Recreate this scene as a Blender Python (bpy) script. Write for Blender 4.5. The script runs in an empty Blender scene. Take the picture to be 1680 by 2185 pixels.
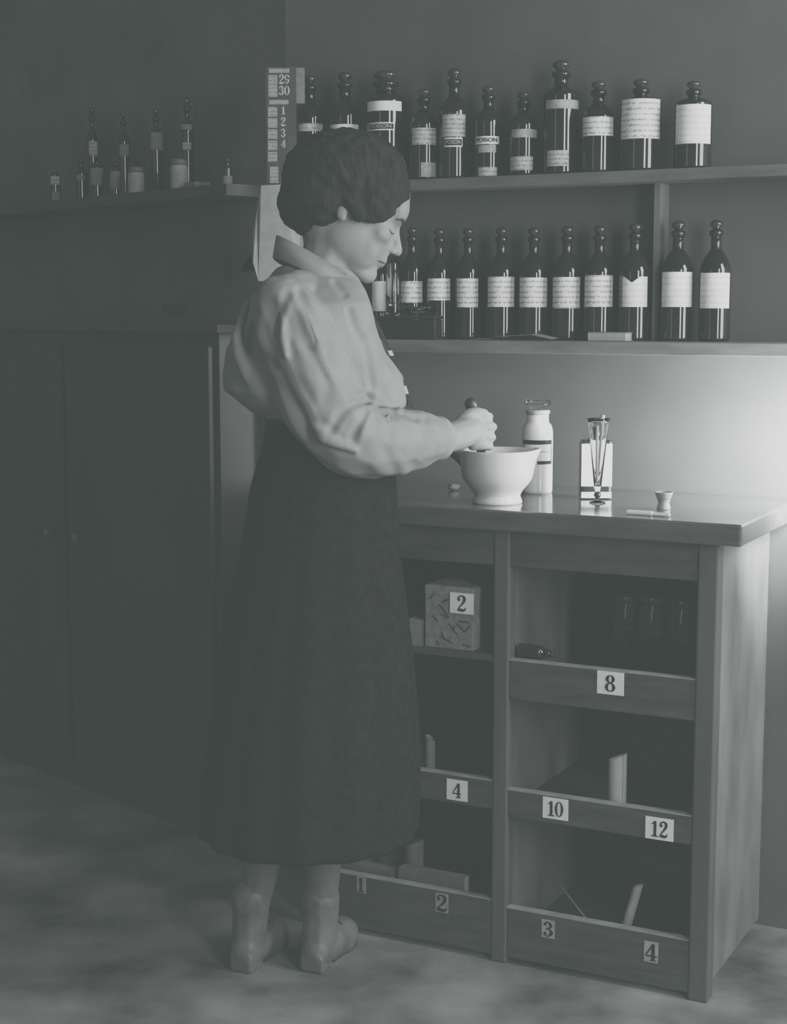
import bpy, bmesh, math, random
from mathutils import Vector, Matrix, Euler
random.seed(7)
S = bpy.context.scene
COL = S.collection
PI = math.pi
R = math.radians

# ------------------------------------------------------------------ camera model (image 1680 x 2185)
F, CX, CY, H = 3400.0, 840.0, 1092.5, 1.25
TH = math.atan(427.5 / F)
def ray(px, py):
    a = (px - CX) / F; b = (py - CY) / F
    return Vector((a, math.cos(TH) - b * math.sin(TH), -math.sin(TH) - b * math.cos(TH)))
EYE = Vector((0, 0, H))
def on_z(px, py, z):
    r = ray(px, py); return EYE + r * ((z - H) / r.z)
def on_y(px, py, Y):
    r = ray(px, py); return EYE + r * (Y / r.y)
class Frame:                                   # a vertical working frame: u along the furniture, v into it, z up
    def __init__(s, ox, oy, yaw):
        s.o = Vector((ox, oy, 0)); s.yaw = -R(yaw)
        s.u = Vector((math.cos(R(yaw)), -math.sin(R(yaw)), 0)); s.v = Vector((math.sin(R(yaw)), math.cos(R(yaw)), 0))
    def w(s, u, v, z): return s.o + s.u * u + s.v * v + Vector((0, 0, z))
    def on_v(s, px, py, v):                    # (u, z) where a sight line meets the plane at depth v
        r = ray(px, py)
        t = (v + s.o.dot(s.v)) / r.dot(s.v)
        p = EYE + r * t
        return (p - s.o).dot(s.u), p.z
    def uv(s, p): return (p - s.o).dot(s.u), (p - s.o).dot(s.v)
B = Frame(0.1883, 2.9599, 27)                  # work bench and back wall

# ------------------------------------------------------------------ materials
MATS = {}
def mat(name, g, rough=0.6, noise=0.25, scale=8.0, stretch=(1, 1, 1), spec=0.4, bump=0.0, trans=0.0, lines=None, coat=0.0, emit=None):
    if name in MATS: return MATS[name]
    m = bpy.data.materials.new(name); m.use_nodes = True
    nt = m.node_tree; N = nt.nodes; L = nt.links
    b = N['Principled BSDF']
    b.inputs['Roughness'].default_value = rough
    b.inputs['Specular IOR Level'].default_value = spec
    if coat: b.inputs['Coat Weight'].default_value = coat; b.inputs['Coat Roughness'].default_value = 0.08
    if trans:
        b.inputs['Transmission Weight'].default_value = trans; b.inputs['IOR'].default_value = 1.45
    k = max(0.0, min(1.0, (0.5 - g) / 0.5))
    def tint(v): return (v * (1 - 0.06 * k), v, v * (1 - 0.03 * k), 1)
    tc = N.new('ShaderNodeTexCoord'); mp = N.new('ShaderNodeMapping'); mp.inputs['Scale'].default_value = stretch
    nz = N.new('ShaderNodeTexNoise'); nz.inputs['Scale'].default_value = scale; nz.inputs['Detail'].default_value = 6
    cr = N.new('ShaderNodeValToRGB')
    cr.color_ramp.elements[0].position = 0.3; cr.color_ramp.elements[1].position = 0.7
    cr.color_ramp.elements[0].color = tint(g * (1 - noise)); cr.color_ramp.elements[1].color = tint(min(1, g * (1 + noise)))
    L.new(tc.outputs['Object'], mp.inputs['Vector']); L.new(mp.outputs['Vector'], nz.inputs['Vector']); L.new(nz.outputs['Fac'], cr.inputs['Fac'])
    out = cr.outputs['Color']
    if lines:                                  # rows of faint handwriting
        period, strength = lines
        sp = N.new('ShaderNodeSeparateXYZ'); L.new(tc.outputs['Object'], sp.inputs[0])
        wv = N.new('ShaderNodeMath'); wv.operation = 'MULTIPLY'; wv.inputs[1].default_value = 2 * PI / period; L.new(sp.outputs['Z'], wv.inputs[0])
        sn = N.new('ShaderNodeMath'); sn.operation = 'SINE'; L.new(wv.outputs[0], sn.inputs[0])
        n2 = N.new('ShaderNodeTexNoise'); n2.inputs['Scale'].default_value = 260; n2.inputs['Detail'].default_value = 2
        m2 = N.new('ShaderNodeMapping'); m2.inputs['Scale'].default_value = (1, 1, 0.7); L.new(tc.outputs['Object'], m2.inputs['Vector']); L.new(m2.outputs['Vector'], n2.inputs['Vector'])
        ad = N.new('ShaderNodeMath'); ad.operation = 'MULTIPLY_ADD'; ad.inputs[1].default_value = 0.22; L.new(sn.outputs[0], ad.inputs[0]); L.new(n2.outputs['Fac'], ad.inputs[2])
        rp = N.new('ShaderNodeMapRange'); rp.inputs['From Min'].default_value = 0.56; rp.inputs['From Max'].default_value = 0.72; rp.inputs['To Max'].default_value = strength
        L.new(ad.outputs[0], rp.inputs['Value'])
        mx = N.new('ShaderNodeMixRGB'); mx.inputs['Color2'].default_value = (0.06, 0.062, 0.062, 1)
        L.new(rp.outputs[0], mx.inputs['Fac']); L.new(out, mx.inputs['Color1']); out = mx.outputs['Color']
    L.new(out, b.inputs['Base Color'])
    if bump:
        bp = N.new('ShaderNodeBump'); bp.inputs['Strength'].default_value = bump; bp.inputs['Distance'].default_value = 0.01
        L.new(nz.outputs['Fac'], bp.inputs['Height']); L.new(bp.outputs['Normal'], b.inputs['Normal'])
    MATS[name] = m
    return m

def M_glass(): return mat('clear glass', 0.9, 0.03, 0.0, 5, trans=1.0, spec=0.5)
def M_dark(): return mat('dark bottle glass', 0.012, 0.07, 0.3, 9, spec=0.55)
def M_stop(): return mat('stopper glass', 0.03, 0.1, 0.3, 30, spec=0.7)
def M_paper(): return mat('white paper', 0.66, 0.8, 0.06, 40, spec=0.1)
def M_script(): return mat('handwritten label paper', 0.72, 0.75, 0.08, 60, spec=0.1, lines=(0.0105, 0.55))
def M_plain(): return mat('plain bright label paper', 0.82, 0.75, 0.05, 60, spec=0.1, lines=(0.012, 0.18))
def M_grey(): return mat('aged grey label paper', 0.40, 0.8, 0.15, 90, spec=0.1, lines=(0.009, 0.5))
def M_black(): return mat('black ink', 0.012, 0.6, 0.1, 20, spec=0.2)

# ------------------------------------------------------------------ mesh helpers
def mesh_from(bm, name, mats, smooth=False):
    me = bpy.data.meshes.new(name); bm.normal_update(); bm.to_mesh(me); bm.free()
    for m in (mats if isinstance(mats, (list, tuple)) else [mats]): me.materials.append(m)
    if smooth:
        for p in me.polygons: p.use_smooth = True
    return me
def obj(name, bm, mats, parent=None, smooth=False, bevel=0.0):
    me = bm if isinstance(bm, bpy.types.Mesh) else mesh_from(bm, name, mats, smooth)
    o = bpy.data.objects.new(name, me); COL.objects.link(o)
    if parent is not None: o.parent = parent
    if bevel:
        md = o.modifiers.new('edge', 'BEVEL'); md.width = bevel; md.segments = 2; md.limit_method = 'ANGLE'
    return o
def tag(o, label=None, cat=None, group=None, kind=None):
    if label: o['label'] = label
    if cat: o['category'] = cat
    if group: o['group'] = group
    if kind: o['kind'] = kind
    return o
def thing(name, label, cat, loc=(0, 0, 0), rz=0.0, group=None):
    o = bpy.data.objects.new(name, None); COL.objects.link(o); o.empty_display_size = 0.02
    o.location = loc; o.rotation_euler = (0, 0, rz)
    return tag(o, label, cat, group)
def box(bm, x0, x1, y0, y1, z0, z1, mi=0, M=None):
    vs = [bm.verts.new(Vector(p) if M is None else M @ Vector(p)) for p in
          ((x0, y0, z0), (x1, y0, z0), (x1, y1, z0), (x0, y1, z0), (x0, y0, z1), (x1, y0, z1), (x1, y1, z1), (x0, y1, z1))]
    for f in ((0, 3, 2, 1), (4, 5, 6, 7), (0, 1, 5, 4), (1, 2, 6, 5), (2, 3, 7, 6), (3, 0, 4, 7)):
        bm.faces.new([vs[i] for i in f]).material_index = mi
    return bm
def bx(*a, **k): return box(bmesh.new(), *a, **k)
def lathe(prof, n=40, bm=None, cx=0, cy=0, fn=None):
    bm = bm or bmesh.new(); rings = []
    for r, z in prof:
        if r < 1e-6: rings.append([bm.verts.new((cx, cy, z))]); continue
        ring = []
        for i in range(n):
            a = 2 * PI * i / n
            x, y, zz = cx + r * math.cos(a), cy + r * math.sin(a), z
            if fn: x, y, zz = fn(x, y, zz, a)
            ring.append(bm.verts.new((x, y, zz)))
        rings.append(ring)
    for A, C in zip(rings, rings[1:]):
        if len(A) == 1 and len(C) == 1: continue
        for i in range(n):
            j = (i + 1) % n
            if len(A) == 1: bm.faces.new((A[0], C[j], C[i]))
            elif len(C) == 1: bm.faces.new((A[i], A[j], C[0]))
            else: bm.faces.new((A[i], A[j], C[j], C[i]))
    bmesh.ops.recalc_face_normals(bm, faces=bm.faces[:])
    return bm
def wrap(r, a0, a1, z0, z1, n=18, th=0.0006, bm=None, mi=0, notch=None):   # a paper label bent round a bottle
    bm = bm or bmesh.new(); g = []
    for i in range(n + 1):
        a = a0 + (a1 - a0) * i / n
        t = z1
        if notch: t = z1 - notch * max(0, 1 - abs(i / n - 0.38) / 0.3)
        g.append([bm.verts.new((rr * math.cos(a), rr * math.sin(a), z)) for rr, z in ((r, z0), (r, t), (r + th, t), (r + th, z0))])
    for A, C in zip(g, g[1:]):
        for k in range(4):
            bm.faces.new((A[k], C[k], C[(k + 1) % 4], A[(k + 1) % 4])).material_index = mi
    for A in (g[0], g[-1]): bm.faces.new(A).material_index = mi
    bmesh.ops.recalc_face_normals(bm, faces=bm.faces[:])
    return bm
def tube(bm, pts, r, n=8, mi=0):
    pts = [Vector(p) for p in pts]; rings = []
    for i, p in enumerate(pts):
        d = (pts[min(i + 1, len(pts) - 1)] - pts[max(i - 1, 0)]).normalized()
        a = d.orthogonal().normalized(); c = d.cross(a)
        rr = r[i] if isinstance(r, (list, tuple)) else r
        rings.append([bm.verts.new(p + (a * math.cos(2 * PI * k / n) + c * math.sin(2 * PI * k / n)) * rr) for k in range(n)])
    for A, C in zip(rings, rings[1:]):
        best = min(range(n), key=lambda s: (A[0].co - C[s].co).length)
        for k in range(n):
            bm.faces.new((A[k], A[(k + 1) % n], C[(k + 1 + best) % n], C[(k + best) % n])).material_index = mi
    bm.faces.new(rings[0][::-1]).material_index = mi; bm.faces.new(rings[-1]).material_index = mi
    bmesh.ops.recalc_face_normals(bm, faces=bm.faces[:])
    return bm
def catmull(P, n=8):
    P = [Vector(p) for p in P]; out = []
    Q = [P[0] * 2 - P[1]] + P + [P[-1] * 2 - P[-2]]
    for i in range(1, len(Q) - 2):
        a, b, c, d = Q[i - 1:i + 3]
        for k in range(n):
            t = k / n
            out.append(0.5 * (2 * b + (c - a) * t + (2 * a - 5 * b + 4 * c - d) * t * t + (3 * b - a - 3 * c + d) * t ** 3))
    out.append(P[-1]); return out
def sheet(bm, pts, th=0.0008):                 # a paper from a grid of points (rows of equal length), given thickness
    V = [[bm.verts.new(p) for p in row] for row in pts]
    fs = []
    for A, C in zip(V, V[1:]):
        for i in range(len(A) - 1): fs.append(bm.faces.new((A[i], A[i + 1], C[i + 1], C[i])))
    bmesh.ops.solidify(bm, geom=fs, thickness=th)
    bmesh.ops.recalc_face_normals(bm, faces=bm.faces[:])
    return bm

# numerals cut as old printer's figures: strokes of (x, y, width)
GLYPH = {
 '1': ([[(.3, .95, .19), (.3, .5, .19), (.3, .04, .19)], [(.06, .76, .05), (.2, .84, .08), (.3, .95, .1)], [(.06, .035, .07), (.54, .035, .07)]], [], []),
 '2': ([[(.08, .72, .1), (.12, .88, .1), (.3, .965, .09), (.47, .88, .17), (.49, .7, .18), (.36, .48, .12), (.18, .27, .08), (.07, .1, .08)],
        [(.04, .08, .1), (.2, .09, .17), (.4, .07, .17), (.53, .12, .1), (.57, .24, .06)]], [], [(.14, .72, .09)]),
 '3': ([[(.08, .82, .07), (.28, .965, .08), (.46, .78, .17), (.4, .58, .09), (.2, .53, .06)], [(.2, .53, .06), (.42, .46, .1), (.5, .26, .18), (.3, .035, .08), (.07, .16, .07)]], [], [(.13, .79, .08), (.13, .2, .09)]),
 '4': ([[(.42, .97, .07), (.22, .62, .07), (.03, .3, .06)], [(.02, .28, .08), (.6, .28, .08)], [(.42, .95, .17), (.42, .05, .17)], [(.25, .035, .06), (.58, .035, .06)]], [], []),
 '8': ([], [(.3, .74, .18, .21), (.3, .26, .22, .24)], []),
 '0': ([], [(.3, .5, .23, .46)], []),
 '9': ([[(.5, .68, .15), (.49, .35, .14), (.32, .05, .08), (.1, .14, .07)]], [(.3, .68, .2, .28)], [(.13, .17, .08)]),
}
def glyph(bm, ch, x, z, h, y=0.0, mi=0, M=None, wide=1.0):
    def P(a, b): 
        p = Vector((x + a * h * wide, y, z + b * h)); return M @ p if M else p
    st, rings, balls = GLYPH[ch]
    for k, s in enumerate(st):
        pts = catmull(s, 6) if len(s) > 2 else [Vector(q) for q in s]
        prev = None
        for i, p in enumerate(pts):
            d = (pts[min(i + 1, len(pts) - 1)] - pts[max(i - 1, 0)]); d.z = 0; d.normalize()
            n = Vector((-d.y, d.x, 0)) * p.z * 0.5
            cur = (bm.verts.new(P(p.x + n.x, p.y + n.y)), bm.verts.new(P(p.x - n.x, p.y - n.y)))
            if prev: bm.faces.new((prev[0], prev[1], cur[1], cur[0])).material_index = mi
            prev = cur
    for cx, cy, rx, ry in rings:
        pv = first = None; n = 28
        for i in range(n):
            a = 2 * PI * i / n
            t = 0.035 + 0.055 * abs(math.cos(a))
            c = (bm.verts.new(P(cx + (rx + t) * math.cos(a), cy + (ry + t * .6) * math.sin(a))), bm.verts.new(P(cx + (rx - t) * math.cos(a), cy + (ry - t * .6) * math.sin(a))))
            if pv: bm.faces.new((pv[0], pv[1], c[1], c[0])).material_index = mi
            else: first = c
            pv = c
        bm.faces.new((pv[0], pv[1], first[1], first[0])).material_index = mi
    for cx, cy, r in balls:
        bm.faces.new([bm.verts.new(P(cx + r * math.cos(2 * PI * i / 16), cy + r * math.sin(2 * PI * i / 16))) for i in range(16)]).material_index = mi
    bmesh.ops.recalc_face_normals(bm, faces=bm.faces[:])

def text_mesh(body, size):                      # lettering in the built-in typeface, as flat polygons in x-z
    cu = bpy.data.curves.new('letters', 'FONT'); cu.body = body; cu.size = size; cu.align_x = 'CENTER'; cu.align_y = 'CENTER'; cu.offset = size * 0.02
    o = bpy.data.objects.new('letters', cu); COL.objects.link(o)
    dg = bpy.context.evaluated_depsgraph_get(); me = bpy.data.meshes.new_from_object(o.evaluated_get(dg))
    pts = [v.co.copy() for v in me.vertices]; fs = [tuple(p.vertices) for p in me.polygons]
    bpy.data.objects.remove(o); bpy.data.curves.remove(cu); bpy.data.meshes.remove(me)
    return pts, fs

# ------------------------------------------------------------------ the setting
def build_setting():
    fl = obj('floor', bx(-7, 5, -2.5, 9, -0.05, 0), mat('worn floorboards', 0.17, 0.7, 0.75, 5, bump=0.1)); tag(fl, kind='structure')
    M = Matrix.Translation(B.o) @ Matrix.Rotation(B.yaw, 4, 'Z')
    w = obj('wall_back', bx(B.on_v(612, 400, 0.42)[0], 4.5, 0.42, 0.47, 0, 2.75), mat('dull plaster', 0.088, 0.55, 0.12, 5, spec=0.3)); w.matrix_world = M; tag(w, kind='structure')
    return M
MB = build_setting()
def bench_obj(name, bm, m, parent=None, **k):
    return obj(name, bm, m, parent, **k)

# ------------------------------------------------------------------ work bench
ZT = 0.885
bench = thing('work_bench', 'dark wooden work bench with open numbered bins below, standing against the back wall', 'bench', B.o, B.yaw)
wood = mat('dark bench wood', 0.058, 0.5, 0.35, 9, (1, 1, 6), spec=0.4)
woodh = mat('polished bench top', 0.085, 0.16, 0.3, 7, (1, 6, 6), spec=0.6, coat=0.5)
woodd = mat('bin wood with painted shade', 0.05, 0.7, 0.3, 9, (1, 1, 5))  # darker copy of the bench wood: shade of the bins put into colour
edge = mat('pale rail edge', 0.28, 0.6, 0.3, 20)
postm = mat('worn post wood', 0.08, 0.5, 0.25, 14, (1, 1, .2), spec=0.4)
obj('bench_top', bx(-0.40, 0.475, -0.025, 0.419, 0.846, ZT), woodh, bench, bevel=0.004)
for u0, u1 in ((-0.372, 0.0), (0.032, 0.392)):
    obj('apron', bx(u0, u1, 0.004, 0.03, 0.776, 0.846), wood, bench, bevel=0.002)
for u0, u1 in ((-0.392, -0.364), (0.0, 0.032), (0.392, 0.43)):
    obj('post', bx(u0, u1, 0.0, 0.035, 0, 0.846), postm, bench, bevel=0.004)
pan = mat('partition board', 0.14, 0.6, 0.35, 10, (1, 1, .4))
for u0, u1 in ((-0.398, -0.38), (0.006, 0.026), (0.40, 0.42)):
    obj('side_panel', bx(u0, u1, 0.035, 0.405, 0.02, 0.846), pan, bench)
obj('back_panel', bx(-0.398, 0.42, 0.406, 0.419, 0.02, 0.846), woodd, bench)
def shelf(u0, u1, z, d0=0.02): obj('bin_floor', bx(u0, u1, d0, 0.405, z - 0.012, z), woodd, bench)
# rails: front boards with a pale strip along the top edge
def rail(u0, u1, z0, z1):
    r = obj('rail', bx(u0, u1, 0.003, 0.02, z0, z1), wood, bench, bevel=0.0025)
    obj('rail_edge', bx(u0, u1, 0.0025, 0.0205, z1 - 0.0008, z1 + 0.0016), edge, r)
    return r
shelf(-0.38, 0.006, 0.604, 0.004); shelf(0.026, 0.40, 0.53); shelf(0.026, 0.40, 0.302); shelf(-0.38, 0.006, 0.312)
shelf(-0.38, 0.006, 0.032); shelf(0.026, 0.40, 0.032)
r8 = rail(0.032, 0.392, 0.522, 0.598); r10 = rail(0.032, 0.392, 0.292, 0.346); r4 = rail(-0.372, 0.0, 0.302, 0.359)
r34 = rail(0.032, 0.392, 0.012, 0.112); r12 = rail(-0.372, 0.0, 0.012, 0.122)
def card_at(x0, x1, y0, y1, digits, parent, v=0.003, shade=None, faded=False):
    ua, za = B.on_v(x0, (y0 + y1) / 2, v); ub, _ = B.on_v(x1, (y0 + y1) / 2, v)
    _, z1 = B.on_v((x0 + x1) / 2, y0, v); _, z0 = B.on_v((x0 + x1) / 2, y1, v)
    hgt = z1 - z0; wd = ub - ua
    c = obj('number_card', bx(ua, ub, v - 0.0012, v - 0.0001, z0, z1), shade or mat('number card', 0.8, 0.8, 0.05, 60, spec=0.1), parent)
    bm = bmesh.new()
    h = hgt * (0.86 if faded else 0.74); wide = 0.62 * wd / (0.62 * h) if faded else 1.0
    wide = min(1.15, wide) if not faded else wd / (0.6 * h) * 0.82
    tw = 0.6 * h * wide * len(digits) * (0.86 if len(digits) > 1 else 1)
    st = 0.6 * h * wide * (0.86 if len(digits) > 1 else 1)
    x = (ua + ub) / 2 - tw / 2
    for ch in digits:
        glyph(bm, ch, x, z0 + (hgt - h) / 2, h, v - 0.0018, wide=wide * (0.86 if len(digits) > 1 else 1)); x += st
    bm2 = bmesh.ops.solidify(bm, geom=bm.faces[:], thickness=0.0003)
    n = obj('numeral', bm, M_black(), None); n.parent = c
    return c
card_at(1275, 1332, 1433, 1482, '8', r8)
card_at(1159, 1213, 1703, 1748, '10', r10); card_at(1378, 1438, 1745, 1792, '12', r10)
card_at(954, 998, 1664, 1708, '4', r4)
fd = mat('worn stencilled card', 0.36, 0.8, 0.25, 120, spec=0.1); fd2 = mat('worn card with painted shade', 0.26, 0.8, 0.25, 120, spec=0.1)  # second card material is the first one darkened, shade painted into its colour
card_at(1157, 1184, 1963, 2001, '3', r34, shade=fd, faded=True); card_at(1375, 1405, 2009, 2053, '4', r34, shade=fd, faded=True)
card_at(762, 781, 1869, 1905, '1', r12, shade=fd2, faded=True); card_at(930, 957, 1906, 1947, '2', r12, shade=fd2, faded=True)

# ------------------------------------------------------------------ wall shelves
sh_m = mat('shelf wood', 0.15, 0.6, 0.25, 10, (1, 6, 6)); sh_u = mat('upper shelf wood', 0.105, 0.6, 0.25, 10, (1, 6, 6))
ZU, ZM = 1.523, 1.192
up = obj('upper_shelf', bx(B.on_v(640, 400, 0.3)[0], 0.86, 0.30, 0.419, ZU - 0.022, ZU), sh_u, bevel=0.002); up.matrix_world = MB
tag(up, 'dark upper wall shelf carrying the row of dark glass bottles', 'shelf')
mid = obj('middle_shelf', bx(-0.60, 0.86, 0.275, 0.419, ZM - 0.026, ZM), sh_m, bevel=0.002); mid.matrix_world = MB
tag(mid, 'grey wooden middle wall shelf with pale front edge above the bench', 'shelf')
ud, _ = B.on_v(1405, 650, 0.38)
dv = obj('shelf_divider', bx(ud - 0.006, ud + 0.006, 0.36, 0.419, ZM, ZU - 0.022), mat('divider wood', 0.11, 0.6, 0.2, 12)); dv.parent = mid

# ------------------------------------------------------------------ bottles
CAMA = -PI / 2 + R(20)                          # the way labels face in the bench frame
def bottle_profile(r, h, neck=0.36, nh=0.17, sh=0.16, lip=1.35):
    rn = r * neck; zs = h * (1 - nh - sh)
    p = [(0, 0), (r * 0.85, 0), (r * .95, 0.0008), (r, 0.004), (r, 0.006), (r, zs * .3), (r, zs * .6), (r, zs - .004), (r, zs)]
    for i in range(1, 9):
        t = i / 8; p.append((rn + (r - rn) * (0.5 + 0.5 * math.cos(PI * t)) if t < 1 else rn, zs + h * sh * math.sin(PI / 2 * t) ** 1.2))
    zt = h
    p += [(rn, zt - 0.012), (rn * lip, zt - 0.010), (rn * lip, zt - 0.002), (rn * 0.9, zt), (0, zt)]
    return p
def stopper_bm(r, h, z, kind):
    if kind == 'ball': p = [(r * .7, z), (r * .75, z + h * .2), (r * 1.25, z + h * .45), (r * 1.3, z + h * .7), (r * .8, z + h * .95), (0, z + h)]
    elif kind == 'flat': p = [(r * .8, z), (r * .8, z + h * .35), (r * 1.6, z + h * .45), (r * 1.65, z + h * .85), (r * 1.4, z + h), (0, z + h)]
    else: p = [(r * .9, z), (r * 1.0, z + h * .9), (r * .9, z + h), (0, z + h)]
    return lathe([(0, z)] + p, 24)
def label_part(root, r, xr, yr, ctr, fr, v, z0, m, notch=None, name='label', dz=0.0):
    pass
def make_bottle(name, label, cat, fr, cxp, rp, ytop, v, zb, labs=(), stop='ball', neck=0.36, nh=0.17, sh=0.16, group=None, glass=None, stop_h=0.1, ang=None):
    """fr: working frame, cxp: centre column, rp: half width in image columns, ytop: row of the top; v: depth, zb: shelf height"""
    u, _ = fr.on_v(cxp, 600, v)
    zb += 0.0006; p = fr.w(u, v, zb)
    sc = F / (p.y * 1.0)
    r = rp / sc
    _, ztop = fr.on_v(cxp, ytop, v)
    htot = ztop - zb; hs = htot * stop_h; h = htot - hs
    t = thing(name, label, cat, p, fr.yaw, group)
    g = glass or M_dark()
    obj('glass_body', lathe(bottle_profile(r, h, neck, nh, sh), 44), g, t, smooth=True)
    obj('stopper', stopper_bm(r * neck, hs, h - 0.001, stop), M_stop(), t, smooth=True)
    a = CAMA if ang is None else ang
    ray_a = math.atan2(*(lambda d: (d.dot(fr.v), d.dot(fr.u)))((Vector((0, 0, 0)) - Vector((p.x, p.y, 0))).normalized()))
    for L in labs:
        x0, x1, y0, y1, m = L[:5]; extra = L[5] if len(L) > 5 else None
        def ang_of(x):
            s = max(-0.985, min(0.985, (x - cxp) / rp)); return ray_a + math.asin(s)
        _, z1 = fr.on_v(cxp, y0, v - r); _, z0 = fr.on_v(cxp, y1, v - r)
        z1 -= zb; z0 = max(0.002, z0 - zb)
        a0, a1 = ang_of(x0), ang_of(x1)
        rr = r + 0.0002
        if extra == 'poison' or extra == 'strip':
            lb = obj('label', wrap(rr, a0, a1, z0, z1), m, t, smooth=False)
            inner = (z1 - z0) * (0.16 if extra == 'poison' else 0.2)
            da = (a1 - a0) * 0.05
            if extra == 'poison':
                obj('lettering_panel', wrap(rr + 0.0007, a0 + da, a1 - da, z0 + inner, z1 - inner), M_black(), lb)
            pts, fs = text_mesh('POISON', (z1 - z0) * (0.62 if extra == 'poison' else 0.7))
            w = max(q.x for q in pts) - min(q.x for q in pts); tgt = (a1 - a0) * r * (0.74 if extra == 'poison' else 0.8); k = min(1.6, tgt / w)
            bm = bmesh.new(); vs = []
            for q in pts:
                aa = (a0 + a1) / 2 + q.x * k / rr; R2 = rr + 0.0017
                vs.append(bm.verts.new((R2 * math.cos(aa), R2 * math.sin(aa), (z0 + z1) / 2 + q.y)))
            for f_ in fs:
                try: bm.faces.new([vs[i] for i in f_])
                except ValueError: pass
            obj('lettering', bm, mat('dull white ink', 0.3, 0.8, 0.1, 50) if extra == 'poison' else M_black(), lb)
        else:
            obj('label', wrap(rr, a0, a1, z0, z1, notch=extra), m, t)
    return t

Wp, Sc, Pl, Gr = M_paper(), M_script(), M_plain(), M_grey()
strip = mat('thin grey label strip', 0.3, 0.8, 0.2, 120, spec=0.1)
GU = 'dark glass bottles on the upper shelf'
VU = 0.352
make_bottle('medicine_bottle', 'dark bottle with narrow grey band, first on the upper shelf beside the calendar', 'bottle', B, 664, 31, 158, VU, ZU, [(640, 690, 262, 279, Gr)], group=GU)
make_bottle('medicine_bottle', 'dark bottle with pale curved band seen just above the dark hair', 'bottle', B, 738, 33, 152, VU, ZU, [(709, 765, 264, 286, Wp)], group=GU)
make_bottle('medicine_bottle', 'broad dark bottle with white neck band and small framed POISON plate', 'bottle', B, 824, 41, 150, VU + .004, ZU, [(786, 856, 214, 235, Wp), (789, 842, 260, 277, Wp, 'poison')], neck=0.5, sh=0.1, nh=0.1, group=GU)
make_bottle('medicine_bottle', 'dark bottle with wide grey label and small square base label, right of the hair', 'bottle', B, 904, 31, 188, VU, ZU, [(880, 931, 272, 308, Gr), (898, 929, 346, 377, strip)], group=GU)
make_bottle('medicine_bottle', 'dark bottle with tall pale label directly over a framed POISON plate', 'bottle', B, 968, 31, 145, VU, ZU, [(944, 991, 243, 291, Gr), (948, 985, 293, 313, Wp, 'poison')], group=GU)
make_bottle('medicine_bottle', 'dark bottle with printed POISON strip and pale base label, sixth on the upper shelf', 'bottle', B, 1040, 29, 182, VU, ZU, [(1014, 1062, 290, 307, Wp, 'strip'), (1020, 1056, 309, 325, strip), (1020, 1058, 356, 377, Gr)], group=GU)
make_bottle('medicine_bottle', 'dark bottle with faint grey band and broad lower label, seventh on the upper shelf', 'bottle', B, 1114, 30, 195, VU, ZU, [(1090, 1141, 275, 293, strip), (1088, 1134, 333, 363, Gr)], group=GU)
make_bottle('medicine_bottle', 'tall dark bottle with grey shoulder band and square lower label', 'bottle', B, 1193, 37, 128, VU + .003, ZU, [(1162, 1229, 212, 231, strip), (1166, 1210, 320, 354, Gr)], neck=0.4, sh=0.08, nh=0.15, group=GU)
make_bottle('medicine_bottle', 'dark bottle with one short bright label, third from the shelf end by the photo edge', 'bottle', B, 1272, 34, 172, VU, ZU, [(1240, 1302, 248, 289, Sc)], group=GU)
make_bottle('medicine_bottle', 'wide dark bottle with the largest bright label and round stopper on the upper shelf', 'bottle', B, 1361, 43, 168, VU + .006, ZU, [(1322, 1400, 210, 295, Sc)], neck=0.3, sh=0.08, nh=0.1, group=GU)
make_bottle('medicine_bottle', 'dark bottle with blank glaring white label, last on the upper shelf', 'bottle', B, 1472, 39, 172, VU + .005, ZU, [(1437, 1507, 222, 306, Pl)], neck=0.3, sh=0.08, nh=0.1, group=GU)
GM = 'labelled bottles on the middle shelf'
VM = 0.36
mids = [(810, 20, 505, [(795, 827, 600, 664, Wp)], 'dark bottle with pale label behind the glass cylinder, nearest the chin'),
 (880, 25, 483, [(856, 901, 600, 646, Sc)], 'dark bottle with short written label right of the glass cylinder'),
 (938, 27, 486, [(914, 960, 594, 641, Sc)], 'dark bottle with short greyish label, second right of the glass cylinder'),
 (999, 27, 485, [(977, 1020, 594, 656, Sc)], 'dark bottle with long shaded label left of the loose papers'),
 (1070, 31, 484, [(1043, 1097, 590, 655, Sc)], 'dark bottle with written label behind the left half of the loose papers'),
 (1139, 31, 484, [(1111, 1167, 592, 656, Sc)], 'dark bottle with written label behind the right end of the loose papers'),
 (1210, 31, 481, [(1182, 1238, 591, 658, Sc)], 'dark bottle with written label between the loose papers and the flat booklet'),
 (1279, 32, 480, [(1250, 1307, 587, 655, Sc)], 'dark bottle with written label behind the flat booklet'),
 (1355, 34, 475, [(1330, 1381, 590, 655, Pl, 0.012)], 'dark bottle whose white label has a torn top edge, left of the shelf divider'),
 (1446, 35, 470, [(1415, 1476, 580, 655, Pl)], 'dark bottle with glaring white label just right of the shelf divider'),
 (1527, 33, 468, [(1497, 1556, 582, 658, Pl)], 'dark bottle with glaring white label, last on the middle shelf')]
for cx_, rp, yt, labs, lab in mids:
    make_bottle('reagent_bottle', lab, 'bottle', B, cx_, rp, yt, VM, ZM, labs, group=GM, neck=0.33, nh=0.17, sh=0.2, stop='ball', stop_h=0.085)

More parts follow.
